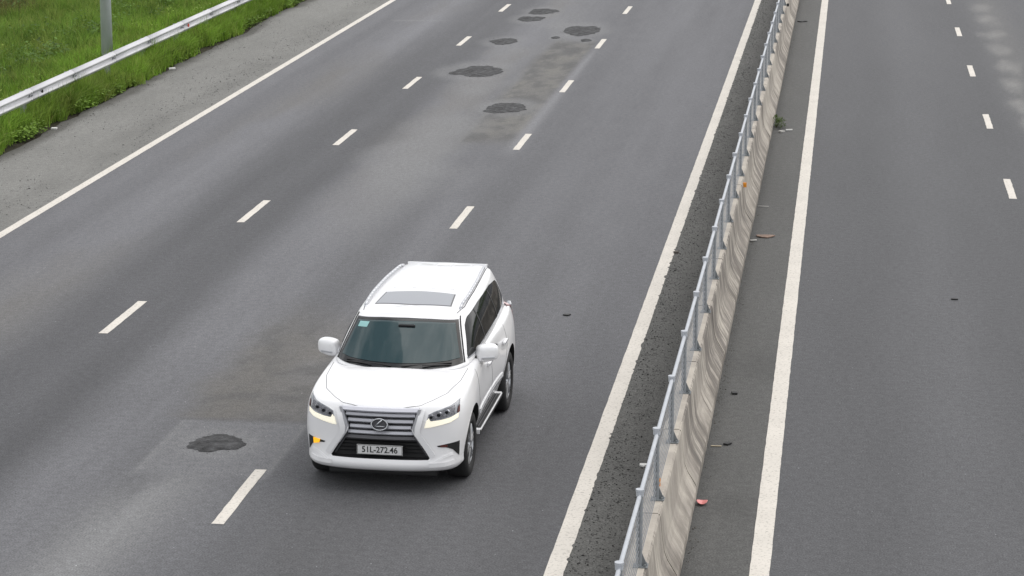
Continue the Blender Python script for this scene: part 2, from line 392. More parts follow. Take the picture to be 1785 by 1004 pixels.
# pothole repairs: rough lumps of tarmac sitting a centimetre proud
for i, (cx, cy, rx, ry) in enumerate(PATCHES):
    na, nr = 72, 9; vs = [(0, 0, .016)]; fs = []
    for j in range(1, nr+1):
        for a in range(na):
            t = 2*math.pi*a/na
            k = .97 + .24*(fbm(np.array(2*math.cos(t)+5*i), np.array(2*math.sin(t)+9.), 500+i, 3)-.5)*2 + .05*math.cos(3*t+i) + .12*(vnoise(np.array(9*math.cos(t)+5*i), np.array(9*math.sin(t)), 505)-.5)+.07*(vnoise(np.array(21*math.cos(t)+5*i), np.array(21*math.sin(t)), 506)-.5)
            f = j/nr; x = math.cos(t)*rx*k*f; y = math.sin(t)*ry*k*f
            z = (.012*(1-f**6) + .014*(fbm(np.array((x+cx)*12), np.array((y+cy)*12), 520, 2)-.35)*1.8*(1-f**4)) + .0045
            vs.append((x, y, float(z)))
    for a in range(na): fs.append((0, 1+a, 1+(a+1) % na))
    for j in range(nr-1):
        for a in range(na):
            p = 1+j*na+a; q = 1+j*na+(a+1) % na; fs.append((p, p+na, q+na, q))
    o = pyobj('asphalt_patch', vs, fs, M_patch, road, smooth=True); o.location = (cx, cy, 0)

# ------------------------------------------------------------------ concrete barrier (precast lengths)
def concrete_mat():
    M = bpy.data.materials.new('stained_concrete'); M.use_nodes = True; t = M.node_tree; b = t.nodes['Principled BSDF']
    b.inputs['Roughness'].default_value = .88; b.inputs['Specular IOR Level'].default_value = .25
    g = t.nodes.new('ShaderNodeNewGeometry')
    def noise(sc3, scale, det=5, rough=.6):
        mpn = t.nodes.new('ShaderNodeMapping'); mpn.inputs['Scale'].default_value = sc3; t.links.new(g.outputs['Position'], mpn.inputs['Vector'])
        n = t.nodes.new('ShaderNodeTexNoise'); n.inputs['Scale'].default_value = scale; n.inputs['Detail'].default_value = det; n.inputs['Roughness'].default_value = rough
        t.links.new(mpn.outputs['Vector'], n.inputs['Vector']); return n.outputs['Fac']
    def rng_(v, a, bb, c, d):
        r = t.nodes.new('ShaderNodeMapRange'); r.interpolation_type = 'SMOOTHSTEP'
        for nme, val in (('From Min', a), ('From Max', bb), ('To Min', c), ('To Max', d)): r.inputs[nme].default_value = val
        t.links.new(v, r.inputs['Value']); return r.outputs['Result']
    def math_(op, x, y):
        mm = t.nodes.new('ShaderNodeMath'); mm.operation = op
        for i, q in enumerate((x, y)):
            if isinstance(q, float): mm.inputs[i].default_value = q
            else: t.links.new(q, mm.inputs[i])
        return mm.outputs[0]
    def mixc(f, A, B):
        mm = t.nodes.new('ShaderNodeMix'); mm.data_type = 'RGBA'; t.links.new(f, mm.inputs['Factor'])
        for k, q in (('A', A), ('B', B)):
            if isinstance(q, tuple): mm.inputs[k].default_value = q
            else: t.links.new(q, mm.inputs[k])
        return mm.outputs['Result']
    sep = t.nodes.new('ShaderNodeSeparateXYZ'); t.links.new(g.outputs['Position'], sep.inputs[0])
    nrm = t.nodes.new('ShaderNodeSeparateXYZ'); t.links.new(g.outputs['Normal'], nrm.inputs[0])
    face = rng_(nrm.outputs['Z'], .95, .75, 0., 1.)                       # run-off marks only on the sloped faces
    base = mixc(rng_(noise((1, 1, 1), 2.2), .35, .65, 0, 1), (.38, .345, .305, 1), (.48, .44, .385, 1))
    base = mixc(rng_(noise((1, 1, 1), 30., 3), .62, .74, 0, .5), base, (.22, .19, .16, 1))
    streak = noise((1, 7, .7), 1.9, 8, .72)                               # narrow runs down the face
    zone = noise((.2, .34, .25), 1.0, 2)                                  # longer soiled lengths
    s1 = math_('MULTIPLY', rng_(streak, .40, .62, 0, 1), rng_(zone, .37, .52, .25, 1.))
    s1 = math_('MULTIPLY', s1, face)
    s1 = math_('MULTIPLY', s1, rng_(sep.outputs['Y'], 44., 52., 1., .45))        # the further lengths are newer and cleaner
    smear = math_('MULTIPLY', math_('MULTIPLY', rng_(noise((1, 2.1, .8), 1.4, 4, .6), .42, .58, 0, .80), face), rng_(zone, .37, .52, .3, 1.))
    base = mixc(smear, base, (.17, .152, .138, 1))
    c = mixc(math_('MULTIPLY', s1, .72), base, (.10, .092, .084, 1))
    patchy = rng_(noise((1, .9, 1), 1.7, 3), .46, .62, 0, 1.)
    s2 = rng_(noise((1, 22, 1.2), 1.5, 4), .58, .72, 0, .45)
    c = mixc(math_('MULTIPLY', math_('MULTIPLY', s2, patchy), face), c, (.13, .115, .10, 1))
    s3 = rng_(noise((1, 16, 1.0), 1.5, 4), .62, .74, 0, .6)
    c = mixc(math_('MULTIPLY', math_('MULTIPLY', s3, patchy), face), c, (.47, .43, .37, 1))
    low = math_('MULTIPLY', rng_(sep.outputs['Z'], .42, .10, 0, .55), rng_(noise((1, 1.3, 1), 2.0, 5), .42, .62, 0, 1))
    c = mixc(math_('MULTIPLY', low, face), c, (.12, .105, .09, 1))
    t.links.new(c, b.inputs['Base Color'])
    bn = t.nodes.new('ShaderNodeBump'); bn.inputs['Distance'].default_value = .006; bn.inputs['Strength'].default_value = .7
    t.links.new(noise((1, 1, 1), 28., 5), bn.inputs['Height']); t.links.new(bn.outputs['Normal'], b.inputs['Normal'])
    return M
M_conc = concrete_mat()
BX = -1.79
half = [(.29, -.03), (.288, .11), (.235, .20), (.185, .28), (.15, .37), (.128, .52), (.105, .745), (.085, .77)]
prof = [(BX+x, z) for x, z in half] + [(BX-x, z) for x, z in reversed(half)]
barrier = empty('concrete_barrier', (BX, 50, 0))
tag(barrier, 'long stained concrete median barrier between the two carriageways', 'barrier')
b0 = MB(); segL = 3.0
nseg = 10
ss = np.linspace(.008, segL-.008, nseg)
pv = [(x-BX, s, z) for s in ss for x, z in prof]; npf = len(prof)
pf = [(i*npf+j, i*npf+(j+1) % npf, (i+1)*npf+(j+1) % npf, (i+1)*npf+j) for i in range(nseg-1) for j in range(npf)]
pf += [tuple(range(npf)), tuple(reversed(range((nseg-1)*npf, nseg*npf)))]
seg_me = None
for k in range(24):
    y0 = 14.25 + 3.0*k
    if seg_me is None:
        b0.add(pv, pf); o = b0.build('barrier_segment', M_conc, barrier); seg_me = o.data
        bm = bmesh.new(); bm.from_mesh(seg_me)
        es = [e for e in bm.edges if e.verts[0].co.y < .01 or e.verts[0].co.y > segL-.01]
        bmesh.ops.bevel(bm, geom=es, offset=.010, segments=2, affect='EDGES'); bm.to_mesh(seg_me); bm.free()
    else:
        o = link('barrier_segment', seg_me, None, barrier)
    o.location = (random.uniform(-.004, .004), y0-50, random.uniform(-.003, .003))
    o.rotation_euler.z = random.uniform(-.0008, .0008)
# reflectors bolted on the barrier
M_orange = mat('orange_reflector', (.75, .28, .02), .35); M_dark = mat('dark_rubber', (.018, .018, .018), .7)
for (x, y, z, mm) in ((-1.655, 41.55, .70, M_orange), (-1.79, 24.15, .80, M_orange), (-1.66, 69.0, .74, M_dark)):
    q = MB(); q.box(-.026, .026, -.012, .012, -.03, .045); q.box(-.032, .032, .013, .022, -.035, .05)
    o = q.build('reflector', mm, barrier, bevel=.004); o.location = (x-BX, y-50, z)

# ------------------------------------------------------------------ railing on top of the barrier
M_galv = mat('galvanised', (.33, .35, .37), .5, .35, var=(9, .25)); M_galvd = mat('galvanised_dull', (.20, .215, .225), .55, .3, var=(12, .25))
M_bars = mat('bar_steel', (.19, .20, .215), .55, .3, var=(12, .25)); M_rail = mat('rail_tube', (.43, .45, .485), .5, .1, var=(3, .12))
fence = empty('railing', (-1.765, 21.66, .77))
tag(fence, 'galvanised steel railing with round posts and tube bars bolted along the barrier top', 'railing')
FX, FS = -1.765, 2.045
post_me = cap_me = gus_me = rail_me = bars_me = None
def part(name, me, m_, parent, loc):
    o = link(name, me, m_, parent); o.location = loc; return o
k0 = -2
for k in range(k0, 31):
    y = FS*k
    if post_me is None:
        q = MB(); q.tube((0, 0, 0), (0, 0, .735), .030, 12)
        # open channel on the post face
        q.box(-.012, .012, .028, .036, .02, .72)
        o = q.build('post', M_galv, fence); post_me = o.data
        q = MB(); q.tube((0, 0, .0), (0, 0, .022), .041, 14); q.tube((0, 0, -.045), (0, 0, 0), .037, 12)
        c = q.build('cap', M_rail, o, bevel=0); cap_me = c.data; c.location = (0, 0, .735)
        q = MB(); q.box(-.055, .085, -.06, .06, .0, .010)
        q.add([(.028, -.005, .010), (.08, -.005, .010), (.028, -.005, .13), (.028, .005, .010), (.08, .005, .010), (.028, .005, .13)],
              [(0, 1, 2), (5, 4, 3), (0, 3, 4, 1), (1, 4, 5, 2), (2, 5, 3, 0)])
        q.tube((.062, -.035, .01), (.062, -.035, .03), .011, 6); q.tube((.062, .035, .01), (.062, .035, .03), .011, 6)
        g_ = q.build('base_plate', M_galvd, o); gus_me = g_.data
        o.location = (0, y, 0)
    else:
        o = part('post', post_me, None, fence, (0, y, 0)); part('cap', cap_me, None, o, (0, 0, .735)); part('base_plate', gus_me, None, o, (0, 0, 0))
    o.rotation_euler = (random.uniform(-.006, .006), random.uniform(-.010, .010), 0)
    if k == 30: break
    jz = random.uniform(-.006, .006)
    if rail_me is None:
        q = MB(); q.tube((0, .085, 0), (0, FS-.085, 0), .0215, 12); q.tube((0, .03, 0), (0, .085, 0), .014, 8); q.tube((0, FS-.085, 0), (0, FS-.03, 0), .014, 8)
        o = q.build('top_rail', M_rail, fence, smooth=False); rail_me = o.data
        q = MB()
        for z in np.linspace(.04, .63, 10): q.tube((0, .03, z), (0, FS-.03, z), .0048, 6)
        for yy in (.05, FS-.05): q.box(-.004, .004, yy-.012, yy+.012, .02, .66)
        b_ = q.build('bar_panel', M_bars, fence, kind='stuff'); bars_me = b_.data
    else:
        o = link('top_rail', rail_me, None, fence); b_ = link('bar_panel', bars_me, None, fence, 'stuff')
    o.location = (0, y, .695+jz); b_.location = (0, y, 0)
    if k % 5 == 1: o.rotation_euler.x = .008

# ------------------------------------------------------------------ W-beam guardrail on the left verge
M_beam = mat('guardrail_steel', (.56, .56, .585), .55, .1, var=(5, .10, (1, .12, 1)))
guard = empty('guardrail', (-17.4, 50.1, 0))
tag(guard, 'galvanised corrugated crash barrier beam standing in the green roadside grass', 'guardrail')
wz = np.linspace(0, .31, 25)
def wx(z):  # corrugation, facing +x
    return .078*(.5-.5*math.cos(2*math.pi*2*z/.31))
GS = 3.05
bm_v = []; t_ = .006
for s in (0, GS+.10):
    off = .0 if s == 0 else .0
    for z in wz: bm_v.append((wx(z)+off, s, z))
    for z in wz: bm_v.append((wx(z)-t_+off, s, z))
n = len(wz); ff = []
for i in range(n-1):
    ff += [(i, i+1, 2*n+i+1, 2*n+i), (n+i+1, n+i, 3*n+i, 3*n+i+1)]
ff += [(0, 2*n, 3*n, n), (n-1, 2*n-1, 4*n-1, 3*n-1)] + [(i, n+i, n+i+1, i+1) for i in range(n-1)] + [(2*n+i, 2*n+i+1, 3*n+i+1, 3*n+i) for i in range(n-1)]
beam_me = gpost_me = bolt_me = None
M_red = mat('red_reflector', (.55, .06, .03), .4)
for k in range(-9, 18):
    y = 50.12 - 50.1 + GS*k
    if beam_me is None:
        q = MB(); q.add(bm_v, ff); o = q.build('beam', M_beam, guard, smooth=True); beam_me = o.data
        q = MB(); q.box(-.19, -.075, -.012, .012, -.6, .72); q.box(-.19, -.182, -.045, .045, -.6, .72); q.box(-.083, -.075, -.045, .045, -.6, .72)
        q.box(-.074, -.002, -.05, .05, .50, .76)
        p = q.build('post', M_galv, guard); gpost_me = p.data
        q = MB()
        for dy in (-.10, .06, .12):
            q.tube((.03, dy, .615), (.045, dy, .615), .016, 6)
        q.tube((.0, 0, .625), (.02, 0, .625), .022, 8)
        for dy, dz in ((.07, .545), (.07, .70), (-.07, .545), (-.07, .70)): q.tube((.05, dy, dz), (.083, dy, dz), .012, 6)
        b_ = q.build('bolt', M_galvd, guard, 'stuff'); bolt_me = b_.data
    else:
        o = link('beam', beam_me, None, guard); p = link('post', gpost_me, None, guard); b_ = link('bolt', bolt_me, None, guard, 'stuff')
    o.location = (0.007*(k % 2), y-.05, .47); p.location = (0, y, 0); b_.location = (0.006, y, 0)
q = MB(); q.tube((.045, 0, 0), (.07, 0, 0), .045, 10); o = q.build('reflector', M_red, guard); o.location = (0, 62.9-50.1+.0, .61)
q = MB(); q.tube((.035, 0, 0), (.055, 0, 0), .04, 10); o = q.build('reflector', M_dark, guard); o.location = (0, 50.9-50.1, .61)

# ------------------------------------------------------------------ steel pole in the grass
pole = empty('street_pole', (-18.62, 59.75, -.2))
tag(pole, 'round grey galvanised steel pole with an orange rust stain behind the guardrail', 'pole')
M_polem = mat('pole_steel', (.64, .69, .70), .5, .1, var=(2.5, .3, (1, 1, .25)))
q = MB(); q.tube((0, 0, 0), (0, 0, 9.5), .150, 24, .085); q.build('shaft', M_polem, pole, smooth=True)
q = MB(); q.box(-.24, .24, -.24, .24, -.05, .03)
for sx in (-1, 1):
    for sy in (-1, 1): q.tube((sx*.19, sy*.19, .03), (sx*.19, sy*.19, .10), .02, 6)
q.build('base_plate', M_galvd, pole)
M_rust = mat('rust', (.30, .17, .09), .85, var=(9, .5))
vs = []; fs = []
nA = 12; hz = [(1.93, .0), (2.02, .0), (2.12, 0)]
for z, _ in hz:
    for a in range(nA):
        t = math.radians(-95+ 75*a/(nA-1)); r = .150-.065*z/9.5+.0025
        zz = z + .035*math.sin(a*1.7+z*20)
        vs.append((math.cos(t)*r, math.sin(t)*r, zz))
for j in range(2):
    for a in range(nA-1): fs.append((j*nA+a, j*nA+a+1, (j+1)*nA+a+1, (j+1)*nA+a))
pyobj('rust_stain', vs, fs, M_rust, pole, smooth=True)
# ------------------------------------------------------------------ the white four-wheel drive
M_white = mat('white_paint', (.79, .79, .805), .30, spec=.5, coat=.7, var=(1.6, .05))
M_black = mat('black_plastic', (.012, .012, .013), .5); M_under = mat('underbody', (.01, .01, .01), .9)
M_glass = mat('tinted_glass', (.005, .006, .007), .05, spec=.12)
M_wind = mat('windscreen_glass', (.013, .037, .043), .03, spec=.42, coat=.12)
M_frit = mat('black_glass_border', (.006, .007, .009), .12)
M_chrome = mat('chrome', (.62, .63, .66), .18, 1.0); M_satin = mat('satin_silver', (.56, .57, .60), .32, .55)
M_grille = mat('grille_slat', (.40, .405, .44), .32, .35); M_topbar = mat('grille_top_bar', (.62, .625, .68), .3, .2); M_dgrey = mat('dark_grey_mesh', (.08, .08, .088), .5, .2)
M_seam = mat('panel_gap', (.13, .13, .135), .7); M_tyre = mat('tyre_rubber', (.016, .016, .017), .8, var=(20, .2))
M_alloy = mat('alloy', (.50, .51, .53), .28, .8); M_disc = mat('brake_disc', (.12, .12, .12), .5, .6)
M_lens = mat('headlamp_lens', (.22, .23, .25), .08, .5, coat=1.0); M_refl = mat('lamp_reflector', (.50, .51, .54), .15, .9)
M_bowl = mat('lamp_bowl', (.17, .17, .185), .25, .6, var=(60, .6)); M_drl = mat('daytime_light', (.9, .86, .72), .3, emit=(1.0, .93, .75), estr=.34)
M_amber = mat('amber_light', (.85, .40, .02), .3, emit=(1.0, .52, .02), estr=.55); M_amberoff = mat('amber_lens_dim', (.09, .02, .016), .3)
M_redl = mat('tail_lens', (.30, .015, .015), .15, coat=1); M_roofglass = mat('sunroof_glass', (.30, .31, .335), .28, spec=.4)
M_plate = mat('plate_white', (.62, .62, .62), .5); M_ink = mat('plate_black', (.015, .015, .015), .6)
M_stick = mat('sticker', (.22, .42, .42), .5); M_step = mat('step_rubber', (.02, .02, .021), .7)

CARZ = 0.0
car = empty('white_suv', (-5.02, 28.2, CARZ), math.radians(-.7))
tag(car, 'white four wheel drive car driving towards us in the middle of the road', 'car')

PLAN = [(0,-2.365), (.30,-2.36), (.58,-2.318), (.80,-2.235), (.915,-2.06), (.940,-1.82), (.945,-1.55), (.935,-1.20), (.922,-.80),
        (.915,-.10), (.918,.55), (.938,1.02), (.942,1.30), (.925,1.70), (.88,2.08), (.74,2.36), (.40,2.45), (0,2.465)]
TOPZ = [.985,.985,.99,1.0,1.03,1.07,1.10,1.135,1.165,1.185,1.195,1.20,1.20,1.20,1.19,1.15,1.13,1.12]
#           z     side dx  front dy (k<=4)   rear dy
LAYERS = [(.235, -.10, .10), (.265, -.035, .0), (.33, -.012, -.035), (.375, -.022, -.022), (.50, -.008, .012), (.62, .004, .020), (.75, .0, .018),
          (.86, -.012, .022), (.93, -.030, .038), (1.0, -.062, .080)]      # the last is the shoulder, z from TOPZ
def lower_body():
    nk = len(PLAN); rows = []
    for li, (z, dx, dy) in enumerate(LAYERS):
        row = []
        for k, (x, y) in enumerate(PLAN):
            fx = min(1, k/4.) if k <= 4 else (1 if k < 15 else (.5 if k == 15 else 0))
            ff = {0: 1, 1: 1, 2: 1, 3: .85, 4: .5}.get(k, 0.)
            fr = {15: .6, 16: 1, 17: 1}.get(k, 0.)
            s = (z-.5)/.5 if z > .5 else 0
            zz = z if z <= .5 else .5 + s*(TOPZ[k]-.5)
            if li < 2 and 5 <= k <= 13: zz += .09
            tuck = 0
            if z < .55 and 7 <= k <= 11: tuck = -.07 if z < .45 else -.03
            # fender flares over the axles
            flare = 0.
            if .45 < z < .9: flare = {5: .012, 6: .022, 7: .006, 11: .018, 12: .022, 13: .010}.get(k, -.010 if 8 <= k <= 10 else 0)
            row.append((max(0, x + dx*fx + flare + tuck) if k not in (0, nk-1) else 0, y + dy*ff - (dy*.6)*fr, zz))
        rows.append(row)
    # bonnet / belt cap, running in to a spine
    top = rows[-1]
    for s, dz in ((.93, .022), (.80, .036), (.66, .040), (.52, .058), (.28, .066), (0, .068)):
        row = []
        for k, (x, y, z) in enumerate(top):
            fy = {0: .385, 1: .41, 2: .418, 3: .395, 4: .30, 5: .16, 6: .045}.get(k, 0.)
            fyr = {17: -.5, 16: -.53, 15: -.50, 14: -.30}.get(k, 0.)
            cz = dz*(1 if k <= 9 else .6)
            zz = z + cz + (1-s)*(.06 if k <= 4 else .03 if k <= 7 else 0)
            row.append((x*s, y + (1-s)*(fy+fyr), zz))
        rows.append(row)
    # close the floor
    floor_ = [(x*.0, y*.98, .30) for (x, y, z) in rows[0]]
    rows.insert(0, floor_)
    bm = bmesh.new()
    V = []
    for row in rows: V.append([bm.verts.new(p) for p in row])
    for i in range(len(rows)-1):
        for k in range(nk-1):
            try: bm.faces.new((V[i][k], V[i][k+1], V[i+1][k+1], V[i+1][k]))
            except ValueError: pass
    mirror_close(bm)
    return bm

def mirror_close(bm):
    g = bmesh.ops.duplicate(bm, geom=bm.verts[:]+bm.edges[:]+bm.faces[:])
    vs = [e for e in g['geom'] if isinstance(e, bmesh.types.BMVert)]; fs = [e for e in g['geom'] if isinstance(e, bmesh.types.BMFace)]
    for v in vs: v.co.x = -v.co.x
    bmesh.ops.reverse_faces(bm, faces=fs)
    bmesh.ops.remove_doubles(bm, verts=bm.verts[:], dist=1e-4)
    bmesh.ops.dissolve_degenerate(bm, dist=1e-5, edges=bm.edges[:])
    bmesh.ops.recalc_face_normals(bm, faces=bm.faces[:])

CAB_BASE = [(0,-1.40), (.40,-1.355), (.70,-1.215), (.805,-1.05), (.822,-.55), (.828,.2), (.826,1.0), (.80,1.75), (.735,2.16), (.40,2.30), (0,2.32)]
CAB_TOP  = [(0,-.70), (.34,-.685), (.565,-.635), (.635,-.53), (.655,-.10), (.655,.55), (.64,1.25), (.605,1.85), (.55,2.06), (.30,2.16), (0,2.17)]
CAB_TZ   = [1.665,1.662,1.645,1.63,1.655,1.675,1.675,1.665,1.655,1.66,1.662]
def cabin_body():
    nk = len(CAB_BASE); rows = []
    for f, bow in ((-.10, 0), (0, 0), (.33, .022), (.66, .026), (.90, .012), (.975, .002), (1.0, -.004)):
        row = []
        for k in range(nk):
            x = CAB_BASE[k][0]*(1-f)+CAB_TOP[k][0]*f; y = CAB_BASE[k][1]*(1-f)+CAB_TOP[k][1]*f
            zb = 1.20
            z = zb + (CAB_TZ[k]-zb)*f
            if 3 <= k <= 8: x += bow
            elif k < 3: y -= bow*.7
            else: y += bow
            row.append((x, y, z))
        rows.append(row)
    top = rows[-1]
    for s, dz in ((.975, .010), (.94, .026), (.85, .046), (.68, .062), (.36, .075), (0, .08)):
        row = []
        for k, (x, y, z) in enumerate(top):
            fy = {0: .30, 1: .31, 2: .30, 3: .25, 4: .05}.get(k, 0.); fyr = {10: -.30, 9: -.32, 8: -.28, 7: -.18}.get(k, 0.)
            edge = .62 if k in (0, 1, 2, 8, 9, 10) else 1
            row.append((x*s, y+(1-s)*(fy+fyr), z + dz*edge + (1-s)*.03*(1-edge)/.38*.5))
        rows.append(row)
    bot = [(x*0, y*.9, 1.08) for x, y, z in rows[0]]
    rows.insert(0, bot)
    bm = bmesh.new(); V = [[bm.verts.new(p) for p in row] for row in rows]
    for i in range(len(rows)-1):
        for k in range(nk-1):
            bm.faces.new((V[i][k], V[i][k+1], V[i+1][k+1], V[i+1][k]))
    mirror_close(bm)
    return bm

def finished(name, bm, material, sub, cutters=()):
    me = bpy.data.meshes.new(name); bm.to_mesh(me); bm.free(); me.materials.append(material)
    o = bpy.data.objects.new(name, me); COL.objects.link(o)
    sb = o.modifiers.new('sub', 'SUBSURF'); sb.levels = sub; sb.render_levels = sub
    dg = bpy.context.evaluated_depsgraph_get(); ev = o.evaluated_get(dg)
    tmp = ev.to_mesh(); bvh = BVHTree.FromPolygons([v.co.copy() for v in tmp.vertices], [tuple(p.vertices) for p in tmp.polygons]); ev.to_mesh_clear()
    for c in cutters:
        bo = o.modifiers.new('cut', 'BOOLEAN'); bo.operation = 'DIFFERENCE'; bo.solver = 'EXACT'; bo.object = c; bo.material_mode = 'TRANSFER'
    dg = bpy.context.evaluated_depsgraph_get(); dg.update()
    res = bpy.data.meshes.new_from_object(o.evaluated_get(dg)); res.name = name
    bpy.data.objects.remove(o)
    for c in cutters: bpy.data.objects.remove(c)
    ob = link(name, res, None, car)
    res.polygons.foreach_set('use_smooth', [True]*len(res.polygons))
    try: res.set_sharp_from_angle(angle=math.radians(38))
    except Exception: pass
    return ob, bvh

AXF, AXR, AXZ, RT = -1.545, 1.245, .385, .385
def cyl_cut(x0, x1, y, z, r):
    q = MB(); q.tube((x0, y, z), (x1, y, z), r, 40); return q.build('cutter', M_under)
SPIN = [(-.445,.985), (-.365,.745), (-.385,.70), (-.565,.425), (-.55,.405), (.55,.405), (.565,.425), (.385,.70), (.365,.745), (.445,.985)]
def prism_y(poly, y0, y1):
    n = len(poly); vs = [(x, y0, z) for x, z in poly]+[(x, y1, z) for x, z in poly]
    q = MB(); q.add(vs, [(i, (i+1) % n, n+(i+1) % n, n+i) for i in range(n)]+[tuple(reversed(range(n))), tuple(range(n, 2*n))])
    return q
cut = [cyl_cut(.60, 1.2, AXF, AXZ+.02, .455), cyl_cut(-1.2, -.60, AXF, AXZ+.02, .455), cyl_cut(.60, 1.2, AXR, AXZ+.02, .455), cyl_cut(-1.2, -.60, AXR, AXZ+.02, .455)]
cut.append(prism_y(SPIN, -2.8, -2.235).build('cutter', M_black))
body, B_LO = finished('body', lower_body(), M_white, 2, cut)
cabin, B_UP = finished('cabin', cabin_body(), M_white, 2)

# surface patches: cut to shape, laid on the panel and given thickness
def resample(pts, n):
    P = np.array(pts, float); d = np.r_[0, np.cumsum(np.linalg.norm(np.diff(P, axis=0), axis=1))]
    t = np.linspace(0, d[-1], n); return np.stack([np.interp(t, d, P[:, i]) for i in range(P.shape[1])], 1)
AX = {'front': (Vector((0, 1, 0)), lambda a, b: Vector((a, -4, b))), 'left': (Vector((-1, 0, 0)), lambda a, b: Vector((3, a, b))),
      'right': (Vector((1, 0, 0)), lambda a, b: Vector((-3, a, b))), 'top': (Vector((0, 0, -1)), lambda a, b: Vector((a, b, 4))),
      'back': (Vector((0, -1, 0)), lambda a, b: Vector((a, 4, b)))}
def cast(bvh, ax, a, b, off):
    d, f = AX[ax]; o = f(a, b); h = bvh.ray_cast(o, d)
    if h[0] is None:
        # just off the edge: take the nearest point of the panel
        q = o + d*(3.2); hh = bvh.find_nearest(q); return hh[0]+hh[1]*off
    nn = h[1] if h[1].dot(d) < 0 else -h[1]
    return h[0] + nn*off
def patch(name, top, bot, bvh, ax, off, material, parent, nu=16, nv=8, depth=.014, parent_o=None):
    T, Bo = resample(top, nu), resample(bot, nu); d = AX[ax][0]
    P = []
    for j in range(nv):
        f = j/(nv-1)
        for i in range(nu):
            a, b = T[i]*(1-f)+Bo[i]*f; P.append(cast(bvh, ax, a, b, off))
    n = nu*nv; vs = P + [p + d*depth for p in P]; fs = []
    for j in range(nv-1):
        for i in range(nu-1):
            p = j*nu+i; fs.append((p, p+1, p+nu+1, p+nu)); fs.append((n+p, n+p+nu, n+p+nu+1, n+p+1))
    def side(a, b): fs.append((a, b, n+b, n+a))
    for i in range(nu-1): side(i+1, i); side((nv-1)*nu+i, (nv-1)*nu+i+1)
    for j in range(nv-1): side(j*nu, (j+1)*nu); side((j+1)*nu+nu-1, j*nu+nu-1)
    o = pyobj(name, vs, fs, material, parent, smooth=True)
    bm = bmesh.new(); bm.from_mesh(o.data); bmesh.ops.recalc_face_normals(bm, faces=bm.faces); bm.to_mesh(o.data); bm.free()
    try: o.data.set_sharp_from_angle(angle=math.radians(40))
    except Exception: pass
    return o
def ribbon(name, pts, bvh, ax, w, off, material, parent, n=24):
    P = resample(pts, n); d = AX[ax][0]; vs = []; fs = []
    C = [cast(bvh, ax, a, b, off) for a, b in P]
    for i, c in enumerate(C):
        tdir = (C[min(i+1, n-1)]-C[max(i-1, 0)]).normalized(); s = tdir.cross(d).normalized()*(w/2)
        for q in (c-s, c+s, c+s+d*.012, c-s+d*.012): vs.append(q)
    for i in range(n-1):
        for k in range(4):
            a = 4*i+k; b = 4*i+(k+1) % 4; fs.append((a, b, b+4, a+4))
    fs += [(3, 2, 1, 0), (4*n-4, 4*n-3, 4*n-2, 4*n-1)]
    return pyobj(name, vs, fs, material, parent)
mir = lambda pts: [(-a, b) for a, b in pts]

# --- windscreen
top = [(-.600,1.618), (-.3,1.636), (0,1.641), (.3,1.636), (.600,1.618)]
bot = [(-.742,1.222), (-.60,1.203), (-.3,1.192), (0,1.188), (.3,1.192), (.60,1.203), (.742,1.222)]
wsb = patch('windscreen_surround', top, bot, B_UP, 'front', .006, M_frit, car, 40, 30)
top2 = [(-.575,1.590), (-.3,1.606), (0,1.610), (.3,1.606), (.575,1.590)]
bot2 = [(-.694,1.275), (-.58,1.258), (-.3,1.246), (0,1.242), (.3,1.246), (.58,1.258), (.694,1.275)]
ws = patch('windscreen', top2, bot2, B_UP, 'front', .011, M_wind, car, 40, 30)
patch('sticker', [(-.548,1.578), (-.43,1.584)], [(-.565,1.530), (-.45,1.535)], B_UP, 'front', .014, M_stick, ws, 6, 4, .004)
q = MB(); q.box(-.10, .10, 0, .03, -.03, .035); o = q.build('rear_view_mirror', M_frit, ws, bevel=.012)
p_ = cast(B_UP, 'front', .03, 1.555, .012); o.location = p_
for s in (-1, 1):   # wipers parked along the lower edge
    q = MB(); a = cast(B_UP, 'front', .62*s, 1.232, .02); b_ = cast(B_UP, 'front', .06*s, 1.212, .02); q.tube(a, b_, .009, 6)
    q.tube(cast(B_UP, 'front', .30*s, 1.215, .03), cast(B_UP, 'front', .62*s, 1.215, .02), .008, 6)
    q.build('wiper', M_black, car)

